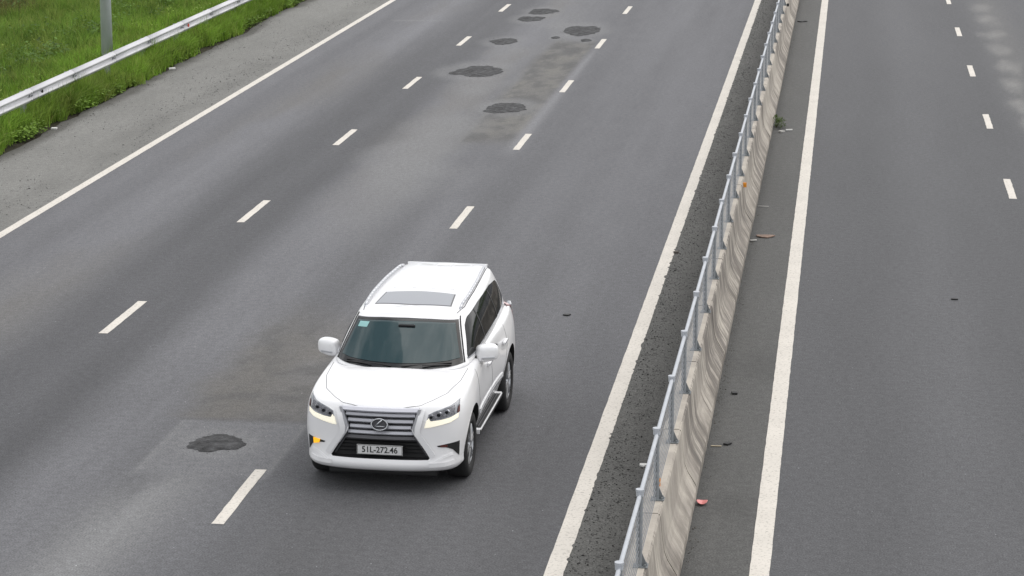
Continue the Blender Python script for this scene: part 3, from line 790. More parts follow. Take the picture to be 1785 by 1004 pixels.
# --- side glass (both sides)
for sd, sgn in (('left', 1), ('right', -1)):
    top = [(-.93,1.285), (-.60,1.545), (-.42,1.600), (.3,1.625), (1.2,1.622), (1.72,1.575), (1.80,1.53)]
    bot = [(-.95,1.255), (-.5,1.252), (.4,1.268), (1.2,1.282), (1.66,1.300), (1.84,1.345)]
    g_ = patch('side_window', top, bot, B_UP, sd, .004, M_glass, car, 40, 10)
    for y0, y1, w in ((-.03, .02, .040), (.97, 1.03, .032)):
        patch('window_pillar', [(y0-w/2, 1.608), (y0+w/2, 1.608)], [(y1-w/2, 1.275), (y1+w/2, 1.275)], B_UP, sd, .007, M_black, g_, 4, 8, .008)
    ribbon('window_trim', [(-.97, 1.246), (-.5, 1.240), (.4, 1.256), (1.2, 1.268), (1.70, 1.285)], B_UP, sd, .016, .008, M_chrome, car, 30)
    # door gaps, handles, bodyside strip
    for pts in ([(-1.02, 1.16), (-1.05, .80), (-.98, .50)], [(-.02, 1.19), (.03, .80), (.02, .46)], [(1.02, 1.2), (.98, .92), (.80, .62), (.74, .46)], [(-.98, .47), (.72, .45)]):
        ribbon('door_gap', pts, B_LO, sd, .007, .002, M_seam, car, 24)
    for y in (-.20, .84):
        h = cast(B_LO, sd, y, 1.0, .0); q = MB(); q.box(-.016, .020, -.11, .11, -.018, .018)
        o = q.build('door_handle', M_white, car, bevel=.010); o.location = h + Vector((.018*sgn, 0, 0))
        q = MB(); q.box(-.004, .004, -.115, .115, -.006, .006); c2 = q.build('handle_trim', M_chrome, o); c2.location = (.018*sgn, 0, .0)
    ribbon('side_moulding', [(-1.0, .625), (0, .615), (.74, .610)], B_LO, sd, .050, .016, M_white, car, 20)
    ribbon('side_chrome', [(-1.0, .600), (0, .590), (.74, .585)], B_LO, sd, .016, .022, M_chrome, car, 20)
    # running board
    st = empty('running_board', (0, 0, 0)); st.parent = car
    q = MB(); q.box(-.11, .10, -1.02, .66, -.035, .022); o = q.build('step_body', M_black, st, bevel=.016); o.location = (.835*sgn, 0, .375)
    q = MB(); q.box(.084, .100, -1.0, .64, .002, .024); q.box(-.10, .09, -1.03, -.95, -.03, .026); q.box(-.10, .09, .59, .67, -.03, .026)
    o = q.build('step_trim', M_white, st, bevel=.005); o.location = (.835, 0, .375)
    if sgn < 0:
        for v in o.data.vertices: v.co.x = -v.co.x
        o.location.x = -.835; o.data.flip_normals()
    q = MB(); q.box(-.095, .076, -.93, .56, .0, .016); o = q.build('tread', M_step, st, bevel=.003); o.location = (.835*sgn, 0, .384)
    q = MB()
    for i in range(5): q.box(-.075+.030*i, -.065+.030*i, -.90, .53, 0, .007)
    o = q.build('tread_rib', M_dgrey, st); o.location = (.835*sgn, 0, .400)
    # sill between the wheels
    q = MB(); q.box(-.05, .02, -1.05, .72, -.08, .09); o = q.build('sill', M_white, car, bevel=.02); o.location = (.80*sgn, 0, .46)
    # door mirror
    mr = empty('door_mirror', (0, 0, 0)); mr.parent = car
    bm = bmesh.new(); bmesh.ops.create_cube(bm, size=1)
    bmesh.ops.subdivide_edges(bm, edges=bm.edges[:], cuts=2, use_grid_fill=True)
    for v in bm.verts:
        x, y, z = v.co*2
        # rounded shell, blunt towards the rear, tapering outwards
        l = max(abs(x), abs(y), abs(z)); r_ = math.sqrt(x*x+y*y+z*z); f = .45 + .55*(l/r_)
        x, y, z = x*f, y*f, z*f
        if y < 0: z *= 1-.10*(-y); x *= 1-.06*(-y)
        z *= 1-.14*max(0, x); 
        v.co = (x*.150, y*.090, z*.118+.012*x)
    mh = bpy.data.meshes.new('housing'); bm.to_mesh(mh); bm.free()
    for v in mh.vertices: v.co.x *= sgn
    bm = bmesh.new(); bm.from_mesh(mh); bmesh.ops.recalc_face_normals(bm, faces=bm.faces); bm.to_mesh(mh); bm.free()
    o = link('housing', mh, M_white, mr, smooth=True); o.rotation_euler.z = .38*sgn; sb = o.modifiers.new('sub', 'SUBSURF'); sb.levels = sb.render_levels = 2
    o.location = (.955*sgn-.012, -.60, 1.225)
    q = MB(); q.box(-.105, .10, -.008, .008, -.075, .078); o2 = q.build('mirror_glass', M_glass, mr, bevel=.007); o2.location = (.965*sgn-.012, -.50, 1.228); o2.rotation_euler.z = .38*sgn
    q = MB(); q.tube((.80*sgn, -.60, 1.165), (.93*sgn, -.60, 1.180), .036, 8, .030); q.box(min(.78*sgn, .83*sgn), max(.78*sgn, .83*sgn), -.70, -.54, 1.15, 1.20); q.build('stalk', M_black, mr)
    q = MB(); q.box(-.085, .075, -.006, .01, -.012, .012); o3 = q.build('repeater', M_satin, mr, bevel=.004); o3.location = (.975*sgn, -.680, 1.180); o3.rotation_euler.z = .38*sgn
    # roof rail on feet
    rp = [(.575, -.32), (.590, .2), (.575, .9), (.535, 1.60), (.520, 1.78)]
    R = resample(rp, 18); q = MB(); pr = None
    pts = []
    for i, (x, y) in enumerate(R):
        h = B_UP.ray_cast(Vector((x*sgn, y, 4)), Vector((0, 0, -1)))[0]; lift = .022*min(1, math.sin(math.pi*i/17)*5)
        pts.append(h + Vector((0, 0, .010+lift)))
    for i in range(17): q.tube(pts[i], pts[i+1], .018, 8)
    for i in (0, 17): q.tube(pts[i]-Vector((0, 0, .05)), pts[i], .020, 8)
    q.build('roof_rail', M_satin, car, smooth=True)
    ribbon('roof_ditch', [(x*sgn*.93, y) for x, y in [(.600, -.50), (.645, -.2), (.640, .6), (.615, 1.2), (.575, 1.9)]], B_UP, 'top', .018, .001, M_seam, car, 24)
    ribbon('screen_pillar_seal', [(.605*sgn, 1.640), (.68*sgn, 1.43), (.750*sgn, 1.222)], B_UP, 'front', .020, .006, M_black, car, 20)

# --- roof
sr = patch('sunroof_seal', [(-.43, .20), (0, .235), (.43, .20)], [(-.465, -.31), (0, -.342), (.465, -.31)], B_UP, 'top', .003, M_seam, car, 16, 8)
patch('sunroof', [(-.415, .185), (0, .220), (.415, .185)], [(-.448, -.296), (0, -.326), (.448, -.296)], B_UP, 'top', .006, M_roofglass, car, 16, 8)
for x in (-.36, -.12, .12, .36):
    ribbon('roof_rib', [(x*.98, .40), (x*.9, 1.9)], B_UP, 'top', .045, .004, M_white, car, 12)
# rear spoiler
q = MB(); q.add([(-.52, 0, 0), (.52, 0, 0), (.50, .22, -.045), (-.50, .22, -.045), (-.52, 0, -.05), (.52, 0, -.05), (.50, .22, -.075), (-.50, .22, -.075)],
                [(0, 1, 2, 3), (7, 6, 5, 4), (0, 4, 5, 1), (1, 5, 6, 2), (2, 6, 7, 3), (3, 7, 4, 0)])
o = q.build('spoiler', M_white, car, bevel=.012); o.location = (0, 2.03, 1.705)
# rear glass, lamps
patch('rear_window', [(-.52, 1.60), (.52, 1.60)], [(-.66, 1.26), (.66, 1.26)], B_UP, 'back', .004, M_glass, car, 12, 6)
for s in (-1, 1):
    patch('tail_lamp', [(s*.66, 1.20), (s*.80, 1.20)], [(s*.68, .92), (s*.84, .92)], B_LO, 'back', .02, M_redl, car, 8, 8, .05)
    q = MB(); q.box(-.03, .03, -.10, .10, -.12, .12); o = q.build('tail_lamp_side', M_lens, car, bevel=.02); h = cast(B_LO, 'left' if s > 0 else 'right', 2.14, 1.07, 0); o.location = h+Vector((-.022*s, 0, 0)); o.rotation_euler.z = .22*s

# --- bonnet shut line and creases
for s in (-1, 1):
    ribbon('bonnet_gap', [(0, -2.285), (s*.25, -2.275), (s*.45, -2.225), (s*.56, -2.12), (s*.70, -1.93), (s*.785, -1.55), (s*.80, -1.10)], B_LO, 'top', .007, .0015, M_seam, car, 44)

# --- grille
gr = empty('grille', (0, 0, 0)); gr.parent = car
def nose_y(x): return -2.345 + .16*x*x
def spin_half(z): return float(np.interp(z, [.405, .70, .745, .985], [.555, .385, .365, .445]))
def slat(z, h, material, name, out=.0, inset=.018):
    w = spin_half(z)-inset; n = 17; vs = []; fs = []
    for i in range(n):
        x = -w+2*w*i/(n-1); y = nose_y(x)+.045-out
        vs += [(x, y, z-h/2), (x, y-.022, z-h*.1), (x, y-.004, z+h/2), (x, y+.05, z+h/2), (x, y+.05, z-h/2)]
    for i in range(n-1):
        for k in range(5):
            a = 5*i+k; b = 5*i+(k+1) % 5; fs.append((a, a+5, b+5, b))
    fs += [(0, 1, 2, 3, 4), tuple(reversed(range(5*n-5, 5*n)))]
    return pyobj(name, vs, fs, material, gr)
slat(.960, .054, M_topbar, 'top_bar', .022, .0)
for z in (.895, .825, .755, .688): slat(z, .046, M_grille, 'slat')
slat(.628, .052, M_dgrey, 'slat')
for z in (.575, .535, .495, .455): slat(z, .014, M_black, 'lower_slat', -.04)
# bright frame down the waist of the opening
for s in (-1, 1):
    pts = [(s*.440, .985), (s*.362, .748), (s*.382, .698), (s*.470, .565)]
    R = resample(pts, 16); vs = []; fs = []
    for i, (x, z) in enumerate(R):
        y = nose_y(x)-.004; w = .030 if i < 9 else max(.006, .030-.0045*(i-8))
        vs += [(x-s*.004, y+.06, z), (x-s*.004, y, z), (x+s*w, y+.002, z), (x+s*w, y+.06, z)]
    for i in range(15):
        for k in range(4): a = 4*i+k; b = 4*i+(k+1) % 4; fs.append((a, b, b+4, a+4))
    fs += [(0, 1, 2, 3), (60, 61, 62, 63)]
    pyobj('frame', vs, fs, M_chrome if False else M_satin, gr)
    pts = [(s*.395, .675), (s*.548, .435)]; R = resample(pts, 8); vs = []; fs = []
    for i, (x, z) in enumerate(R):
        y = nose_y(x)+.018; vs += [(x, y+.05, z), (x-s*.012, y, z), (x-s*.026, y, z), (x-s*.03, y+.05, z)]
    for i in range(7):
        for k in range(4): a = 4*i+k; b = 4*i+(k+1) % 4; fs.append((a, b, b+4, a+4))
    pyobj('lower_trim', vs, fs, M_dgrey, gr)
for s in (-1, 1):   # raised white blades either side of the opening and the lower corner lips
    ribbon('bumper_blade', [(s*.478, .960), (s*.424, .755), (s*.428, .700), (s*.60, .44)], B_LO, 'front', .062, .026, M_white, car, 24)
    ribbon('bumper_lip', [(s*.56, .345), (s*.72, .345), (s*.82, .36)], B_LO, 'front', .050, .010, M_white, car, 18)
# badge: an oval ring with a slanted letter L
bd = empty('badge', (-.0, nose_y(0)-.004, .805)); bd.parent = gr
def loop_tube(name, pts, r, material, parent, closed=True, flat=1.):
    q = MB(); n = len(pts)
    for i in range(n if closed else n-1): q.tube(pts[i], pts[(i+1) % n], r, 8)
    return q.build(name, material, parent, smooth=True)
ring = [(.092*math.cos(2*math.pi*i/40), -.012, .066*math.sin(2*math.pi*i/40)) for i in range(40)]
loop_tube('badge_ring', ring, .0085, M_chrome, bd)
Lp = [(.030, -.010, .055), (-.052, -.010, -.022), (.060, -.010, -.022)]
q = MB(); q.tube(Lp[0], Lp[1], .0095, 8); q.tube(Lp[1], Lp[2], .0075, 8, .0045); q.build('badge_letter', M_chrome, bd, smooth=True)
n = 32; q = MB(); q.add([(.088*math.cos(2*math.pi*i/n), .0, .062*math.sin(2*math.pi*i/n)) for i in range(n)]+[(.088*math.cos(2*math.pi*i/n), .02, .062*math.sin(2*math.pi*i/n)) for i in range(n)],
      [tuple(range(n)), tuple(reversed(range(n, 2*n)))]+[(i, n+i, n+(i+1) % n, (i+1) % n) for i in range(n)]); q.build('badge_back', M_dgrey, bd)

# --- number plate
pl = empty('number_plate', (0.0, nose_y(.1)-.010, .505)); pl.parent = car
q = MB(); q.box(-.262, .262, -.004, .004, -.058, .058); o = q.build('plate_panel', M_plate, pl, bevel=.003)
q = MB()
for z in (-.053, .053): q.box(-.256, .256, -.0062, -.0045, z-.0025, z+.0025)
for x in (-.256, .256): q.box(x-.0025, x+.0025, -.0062, -.0045, -.0505, .0505)
q.build('plate_rim', M_ink, pl)
def text_mesh(s, size, material, name, parent, loc, bold=.012, sx=1.):
    cu = bpy.data.curves.new(name, 'FONT'); cu.body = s; cu.size = size; cu.align_x = 'CENTER'; cu.align_y = 'CENTER'; cu.extrude = .001; cu.offset = bold*size*.5
    t = bpy.data.objects.new(name, cu); COL.objects.link(t); dg = bpy.context.evaluated_depsgraph_get()
    me = bpy.data.meshes.new_from_object(t.evaluated_get(dg)); bpy.data.objects.remove(t)
    o = link(name, me, material, parent); me.materials.clear(); me.materials.append(material)
    o.rotation_euler = (math.pi/2, 0, 0); o.scale = (sx, 1, 1); o.location = loc; return o
text_mesh('51L-272.46', .098, M_ink, 'plate_text', pl, (0, -.0062, 0), .03, .93)

# --- headlights: lens, reflector cups, lit daytime strip
for s in (-1, 1):
    top = [(s*.545, .918), (s*.60, .945), (s*.68, .968), (s*.77, .995), (s*.85, 1.038)]
    bot = [(s*.530, .845), (s*.58, .842), (s*.68, .858), (s*.78, .878), (s*.860, .915)]
    hl = patch('headlight', top, bot, B_LO, 'front', .006, M_lens, car, 18, 8, .03)
    top = [(s*.552, .910), (s*.60, .934), (s*.70, .958), (s*.81, .995)]; bot = [(s*.545, .856), (s*.60, .858), (s*.70, .874), (s*.82, .905)]
    patch('lamp_bowl', top, bot, B_LO, 'front', .010, M_bowl, hl, 14, 6, .01)
    for x, z, r in ((.575, .890, .032), (.655, .910, .036), (.735, .932, .032)):
        c = cast(B_LO, 'front', s*x, z, .016); q = MB(); q.tube(c, c+Vector((s*.006, .02, 0)), r, 14); q.tube(c+Vector((0, -.004, 0)), c+Vector((0, 0, 0)), r*.72, 12)
        o = q.build('projector', M_refl, hl); q = MB(); q.tube(c+Vector((0, -.010, 0)), c+Vector((0, -.002, 0)), r*.55, 12); q.build('projector_lens', M_frit, hl)
    patch('marker_lens', [(s*.842, .965), (s*.854, .985)], [(s*.838, .912), (s*.859, .918)], B_LO, 'front', .013, M_amberoff, hl, 5, 5, .012)
    top = [(s*.525, .850), (s*.552, .885), (s*.566, .845), (s*.68, .856), (s*.78, .876), (s*.852, .905)]
    bot = [(s*.502, .772), (s*.56, .778), (s*.68, .802), (s*.78, .825), (s*.848, .862)]
    patch('daytime_light', top, bot, B_LO, 'front', .012, M_drl, hl, 20, 5, .02)
    # fog lamp corner: dark hooked recess with the indicator in it
    top = [(s*.640, .560), (s*.74, .575), (s*.84, .585), (s*.868, .588)]; bot = [(s*.655, .545), (s*.74, .538), (s*.805, .505), (s*.862, .420)]
    fg = patch('fog_recess', top, bot, B_LO, 'front', .005, M_black, car, 14, 6, .02)
    tp, bt = ([(s*.70, .572), (s*.79, .580)], [(s*.715, .532), (s*.785, .512)]) if s < 0 else ([(s*.67, .562), (s*.75, .568)], [(s*.68, .545), (s*.745, .542)])
    patch('indicator', tp, bt, B_LO, 'front', .012, M_amber if s < 0 else M_amberoff, fg, 8, 5, .01)
    # bumper corner blade under the recess
    ribbon('bumper_crease', [(s*.60, .36), (s*.70, .42), (s*.80, .455)], B_LO, 'front', .03, .006, M_white, car, 14)

# black lip added under the bumper to deepen the shade there
q = MB(); q.box(-.62, .62, -2.20, -2.0, .17, .30); q.build('shade_lip', M_black, car, bevel=.02)
q = MB(); q.box(-.60, .60, -2.0, 2.2, .24, .50); q.box(-.66, .66, -1.0, .7, .26, .6); q.build('underbody', M_under, car)  # dark boxes added so no light passes below the body

# --- wheels
def wheel(x, y, s, steer=0.):
    w = empty('wheel', (x, y, AXZ), steer); w.parent = car
    # tyre as a lathe
    pr = [(-.115,.245),(-.13,.275),(-.134,.32),(-.125,.358),(-.10,.381),(-.06,.385),(.06,.385),(.10,.381),(.125,.358),(.134,.32),(.13,.275),(.115,.245)]
    n = 48; vs = []; fs = []; m_ = len(pr)
    for i in range(n):
        t = 2*math.pi*i/n
        for a, r in pr: vs.append((a, r*math.cos(t), r*math.sin(t)))
    for i in range(n):
        for j in range(m_): a = i*m_+j; b = i*m_+(j+1) % m_; c = ((i+1) % n)*m_+(j+1) % m_; d = ((i+1) % n)*m_+j; fs.append((a, b, c, d))
    pyobj('tyre', vs, fs, M_tyre, w, smooth=True)
    q = MB()
    # rim barrel + six split spokes
    for r0, a0, a1 in ((.247, -.10, .10),):
        nn = 36
        for i in range(nn):
            t0 = 2*math.pi*i/nn; t1 = 2*math.pi*(i+1)/nn
            def pt(a, r, t): return (a*1., r*math.cos(t), r*math.sin(t))
            q.add([pt(s*a0, r0, t0), pt(s*a0, r0, t1), pt(s*a1, r0, t1), pt(s*a1, r0, t0), pt(s*(a1+.012), r0-.022, t0), pt(s*(a1+.012), r0-.022, t1), pt(s*(a1-.03), r0-.03, t0), pt(s*(a1-.03), r0-.03, t1)],
                  [(0, 1, 2, 3), (3, 2, 5, 4), (4, 5, 7, 6)])
    for i in range(6):
        t = 2*math.pi*i/6+.2
        for dt in (-.12, .12):
            a = Vector((s*.105, .05*math.cos(t), .05*math.sin(t))); b = Vector((s*.100, .232*math.cos(t+dt), .232*math.sin(t+dt)))
            q.tube(a, b, .020, 6, .016)
    q.tube((s*.07, 0, 0), (s*.118, 0, 0), .062, 14, .05)
    q.build('rim', M_alloy, w)
    q = MB(); q.tube((s*.0, 0, 0), (s*.02, 0, 0), .17, 24); q.tube((-s*.09, 0, 0), (-s*.08, 0, 0), .245, 24); q.build('brake_disc', M_disc, w)
    return w
for s in (-1, 1):
    wheel(.785*s, AXF, s, .0); wheel(.800*s, AXR, s)
    for y in (AXF, AXR):   # liner inside each arch
        q = MB(); n = 24
        for i in range(n):
            t0 = math.pi*(-.08+1.16*i/n); t1 = math.pi*(-.08+1.16*(i+1)/n); r = .452
            q.add([(s*.58, y+r*math.cos(t0), AXZ+.02+r*math.sin(t0)), (s*.58, y+r*math.cos(t1), AXZ+.02+r*math.sin(t1)), (s*.885, y+r*math.cos(t1), AXZ+.02+r*math.sin(t1)), (s*.885, y+r*math.cos(t0), AXZ+.02+r*math.sin(t0))], [(0, 1, 2, 3)])
        q.build('arch_liner', M_under, car)

# ------------------------------------------------------------------ verge vegetation
def in_view(P, mx=.30, my=.22):
    d = P - np.array((0, 0, CAM_H)); R_ = np.array(r2); U_ = np.array(u2); F_ = np.array(fw)
    z = d@F_; x = FPX*(d@R_)/z/1785.; y = FPX*(d@U_)/z/1004.
    return (np.abs(x) < .5+mx) & (y < .5+my) & (y > -.5-my) & (z > 1)

def leaf_mat(name, rough=.55):
    M = bpy.data.materials.new(name); M.use_nodes = True; t = M.node_tree; b = t.nodes['Principled BSDF']
    a = t.nodes.new('ShaderNodeAttribute'); a.attribute_name = 'tint'; t.links.new(a.outputs['Color'], b.inputs['Base Color'])
    b.inputs['Roughness'].default_value = rough; b.inputs['Specular IOR Level'].default_value = .15
    tr = t.nodes.new('ShaderNodeBsdfTranslucent'); t.links.new(a.outputs['Color'], tr.inputs['Color'])
    mxs = t.nodes.new('ShaderNodeMixShader'); mxs.inputs[0].default_value = .32
    t.links.new(b.outputs[0], mxs.inputs[1]); t.links.new(tr.outputs[0], mxs.inputs[2]); t.links.new(mxs.outputs[0], t.nodes['Material Output'].inputs['Surface'])
    return M
M_leaf = leaf_mat('leaf')

def fast_mesh(name, V, F, C, material, parent=None, kind='stuff'):
    """V (n,3), F (m,k) all the same size, C (n,3)"""
    me = bpy.data.meshes.new(name); k = F.shape[1]
    me.vertices.add(len(V)); me.vertices.foreach_set('co', V.astype(np.float32).ravel())
    me.loops.add(F.size); me.loops.foreach_set('vertex_index', F.ravel().astype(np.int32))
    me.polygons.add(len(F)); me.polygons.foreach_set('loop_start', np.arange(0, F.size, k, dtype=np.int32)); me.update(calc_edges=True)
    at = me.color_attributes.new('tint', 'FLOAT_COLOR', 'POINT'); at.data.foreach_set('color', np.c_[C, np.ones(len(C))].astype(np.float32).ravel())
    return link(name, me, material, parent, kind)

def terr(x, y): return np.where(x > -17.1, -.03, terr_z(x, y))

def blades(n, x0, x1, y0, y1, hfun, cfun, dens, wmin, wmax, lean=.45, seed=1):
    r = np.random.default_rng(seed)
    x = r.uniform(x0, x1, n); y = r.uniform(y0, y1, n)
    keep = r.random(n) < dens(x, y); x, y = x[keep], y[keep]
    P = np.c_[x, y, terr(x, y)]; k = in_view(P+[0, 0, .3]); P = P[k]; x, y = P[:, 0], P[:, 1]; n = len(P)
    h = hfun(x, y)*r.uniform(.55, 1.2, n); w = r.uniform(wmin, wmax, n)
    a = r.uniform(0, 2*np.pi, n); la = r.uniform(0, 2*np.pi, n); le = r.uniform(.1, 1, n)**1.3*lean*h*1.6
    s = np.c_[np.cos(a), np.sin(a), np.zeros(n)]*w[:, None]*.5
    l = np.c_[np.cos(la), np.sin(la), np.zeros(n)]*le[:, None]
    up_ = np.zeros((n, 3)); up_[:, 2] = h
    A = P-s; B = P+s; Cc = P+up_*.55+l*.30+s*.8; D = P+up_*.55+l*.30-s*.8; E_ = P+up_*(1-.25*le/(h+1e-6))[:, None]+l
    V = np.stack([A, B, Cc, D, E_, E_+s*.06], 1).reshape(-1, 3)
    i = np.arange(n)[:, None]*6
    F = np.concatenate([i+np.array([[0, 1, 2, 3]]), i+np.array([[3, 2, 5, 4]])], 0)
    c = cfun(x, y, r)
    C = np.repeat(c, 6, 0).reshape(n, 6, 3)
    return V, F, C.reshape(-1, 3)

G_bright = np.array((.185, .315, .040)); G_mid = np.array((.150, .250, .040)); G_dark = np.array((.065, .115, .022)); G_yel = np.array((.31, .36, .09)); G_brn = np.array((.130, .085, .045))
def grass_col(x, y, r):
    n = len(x); f = fbm(x*.55, y*.35, 600)[:, None]; g = fbm(x*1.7+3, y*1.2, 610)[:, None]
    band = (smooth(-20.4, -19.0, x+1.6*(fbm(x*.4, y*.3, 612)-.5)))[:, None]
    c = G_mid*(1-band)+G_bright*band
    c = c*(.70+.65*f)
    t = np.clip((g-.52)*5, 0, 1)*.55; c = c*(1-t)+G_yel*.75*t
    brn = (smooth(-21.8, -24.5, x)*smooth(.42, .62, fbm(x*.5, y*.4, 620)))[:, None]*.75; c = c*(1-brn)+G_brn*brn
    c = c*(.55+.9*fbm(x*4.2, y*3.0, 615, 2))[:, None]
    q = r.random((n, 1)); c = np.where(q > .93, G_yel*.9, c); c = np.where(q < .07, G_dark*1.1, c)
    return np.clip(c*r.uniform(.72, 1.3, (n, 1)), 0, 1)
def grass_h(x, y):
    h = .30+.22*fbm(x*.7, y*.5, 630)
    h = h*np.where(x > -17.5, .55+.75*smooth(-16.75, -17.2, x), 1)
    return h*(1+.35*smooth(-20, -22, x))*(.55+.9*fbm(x*3.4, y*2.6, 633, 2))
def front_d(x, y):
    return smooth(.0, .35, -(x+16.80)+.55*(fbm(y*.35, y*0, 640)-.55)+.25*(vnoise(y*2.4, y*0, 641)-.5))*(.45+.8*fbm(x*1.5, y*.9, 642))
V1, F1, C1 = blades(480000, -32, -17.3, 36, 92, grass_h, grass_col, lambda x, y: .55+.5*fbm(x*.9, y*.7, 650), .012, .024, .5, 1)
V2, F2, C2 = blades(110000, -17.45, -16.40, 40, 86, lambda x, y: grass_h(x, y)*1.05, lambda x, y, r: grass_col(x, y, r)*np.array((.95, .93, .95)), front_d, .010, .022, .75, 2)
fast_mesh('grass', np.r_[V1, V2], np.r_[F1, F2+len(V1)], np.r_[C1, C2], M_leaf)

# broad-leaved weeds: clumps of leaves on the verge and the dark herbs further back
def leaves(cl, per, spread, hgt, size, col, seed):
    r = np.random.default_rng(seed); n = len(cl)*per
    c = np.repeat(cl, per, 0); sc_ = np.repeat(r.uniform(.6, 1.35, len(cl)), per)
    a = r.uniform(0, 2*np.pi, n); q = np.sqrt(r.random(n))*spread*sc_; z = r.random(n)**.8*hgt*sc_*(1-.45*(q/(spread*1.35)))
    P = np.c_[c[:, 0]+np.cos(a)*q, c[:, 1]+np.sin(a)*q, terr(c[:, 0], c[:, 1])+z]
    s = r.uniform(.6, 1.3, n)*size
    d = np.c_[np.cos(a), np.sin(a), r.uniform(-.5, .5, n)]; d /= np.linalg.norm(d, axis=1)[:, None]
    e = np.c_[-np.sin(a), np.cos(a), r.uniform(-.35, .35, n)]
    V = np.stack([P-d*s[:, None]*.5, P+e*s[:, None]*.32+d*s[:, None]*.05, P+d*s[:, None]*.55, P-e*s[:, None]*.32+d*s[:, None]*.05], 1)
    k = in_view(P); V = V[k]; n = len(V); F = np.arange(n*4).reshape(n, 4)
    base = np.repeat(r.uniform(.7, 1.3, (len(cl), 1)), per, 0)[k]
    C = np.clip(col*base*r.uniform(.6, 1.45, (n, 1)), 0, 1)
    return V.reshape(-1, 3), F, np.repeat(C, 4, 0)
r_ = np.random.default_rng(77)
def clumps(n, x0, x1, y0, y1, d): 
    x = r_.uniform(x0, x1, n); y = r_.uniform(y0, y1, n); k = r_.random(n) < d(x, y); return np.c_[x[k], y[k]]
sets = [leaves(clumps(1500, -17.6, -16.85, 42, 82, lambda x, y: smooth(.35, .7, fbm(x*1.5, y*.7, 700))), 30, .15, .30, .075, np.array((.17, .27, .045)), 5),
        leaves(clumps(2600, -31, -20.2, 46, 92, lambda x, y: smooth(.46, .60, fbm(x*.55, y*.35, 705))), 46, .30, .58, .095, np.array((.095, .17, .035)), 6),
        leaves(clumps(1100, -31, -18.0, 46, 92, lambda x, y: smooth(.5, .66, fbm(x*.8+9, y*.5, 709))), 30, .22, .46, .070, np.array((.23, .31, .06)), 8)]
off = 0; Vs = []; Fs = []; Cs = []
for v, f, c in sets: Vs.append(v); Fs.append(f+off); Cs.append(c); off += len(v)
fast_mesh('weeds', np.concatenate(Vs), np.concatenate(Fs), np.concatenate(Cs), M_leaf)

# a single weed rooted at the foot of the barrier
pt = empty('weed', (-1.43, 52.15, 0)); tag(pt, 'small green weed growing at the foot of the concrete barrier', 'weed')
r_ = np.random.default_rng(9); n = 240; a = r_.uniform(-.4*np.pi, .6*np.pi, n); q = r_.random(n)**.7*.26
P = np.c_[np.cos(a)*q*.9-.02, np.sin(a)*q*1.3, .02+r_.random(n)*.30*(1-.5*q/.26)]
s = r_.uniform(.03, .065, n)[:, None]; d = np.c_[np.cos(a), np.sin(a), r_.uniform(-.3, .8, n)]; e = np.c_[-np.sin(a), np.cos(a), r_.uniform(-.3, .3, n)]
V = np.stack([P-d*s*.5, P+e*s*.3, P+d*s*.6, P-e*s*.3], 1).reshape(-1, 3)
C = np.repeat(np.array((.075, .115, .03))*r_.uniform(.5, 1.5, (n, 1)), 4, 0)
fast_mesh('foliage', V, np.arange(n*4).reshape(n, 4), C, M_leaf, pt, 'stuff')
q = MB()
for k in range(7):
    t = -1+.45*k; q.tube((0, 0, -.01), (math.cos(t)*.14, math.sin(t)*.22, .2+.02*(k % 3)), .005, 5, .002)
q.build('stem', mat('weed_stem', (.10, .12, .04), .8), pt)

# ------------------------------------------------------------------ loose grit: dark stones on the median strip and the shoulder
def pebbles(name, pts, smin, smax, material, seed):
    r = np.random.default_rng(seed); n = len(pts)
    base = np.array([(1,0,0),(0,1,0),(-1,0,0),(0,-1,0),(0,0,.7),(0,0,-.25)], float)
    tri = np.array([(0,1,4),(1,2,4),(2,3,4),(3,0,4),(1,0,5),(2,1,5),(3,2,5),(0,3,5)])
    s = r.uniform(smin, smax, n)*np.where(r.random(n) > .96, 1.7, 1); a = r.uniform(0, 6.28, n)
    V = base[None]*r.uniform(.6, 1.3, (n, 6, 1))*s[:, None, None]
    x = V[..., 0]*np.cos(a)[:, None]-V[..., 1]*np.sin(a)[:, None]; y = V[..., 0]*np.sin(a)[:, None]+V[..., 1]*np.cos(a)[:, None]
    V = np.stack([x+pts[:, 0:1], y+pts[:, 1:2], V[..., 2]+s[:, None]*.18], -1)
    F = (tri[None]+np.arange(n)[:, None, None]*6).reshape(-1, 3)
    C = np.repeat(r.uniform(.5, 1.3, (n, 1))*np.ones((1, 3)), 6, 0)
    return fast_mesh(name, V.reshape(-1, 3), F, C, material)
r_ = np.random.default_rng(21)
x = np.r_[-2.66+np.abs(r_.normal(0, .30, 5200)), r_.uniform(-2.7, -2.0, 2600)]; y = 20+62*r_.random(len(x))**1.25; k = (x < -2.02)
k &= r_.random(len(x)) < .25+1.0*fbm(x*3, y*.9, 730)
pebbles('gravel', np.c_[x[k], y[k]], .005, .012, mat('dark_grit', (.036, .036, .035), .9, var=(40, .5)), 3)
x = np.r_[r_.normal(-14.75, .42, 2600), r_.uniform(-16.6, -14.2, 1200), r_.normal(-16.5, .12, 900)]; y = r_.uniform(38, 84, len(x)); k = (x < -14.2) & (x > -16.7)
k &= r_.random(len(x)) < .7*smooth(.35, .65, fbm(x*1.2, y*.35, 735))
pebbles('gravel', np.c_[x[k], y[k]], .007, .015, mat('shoulder_grit', (.070, .067, .062), .9, var=(40, .4)), 4)

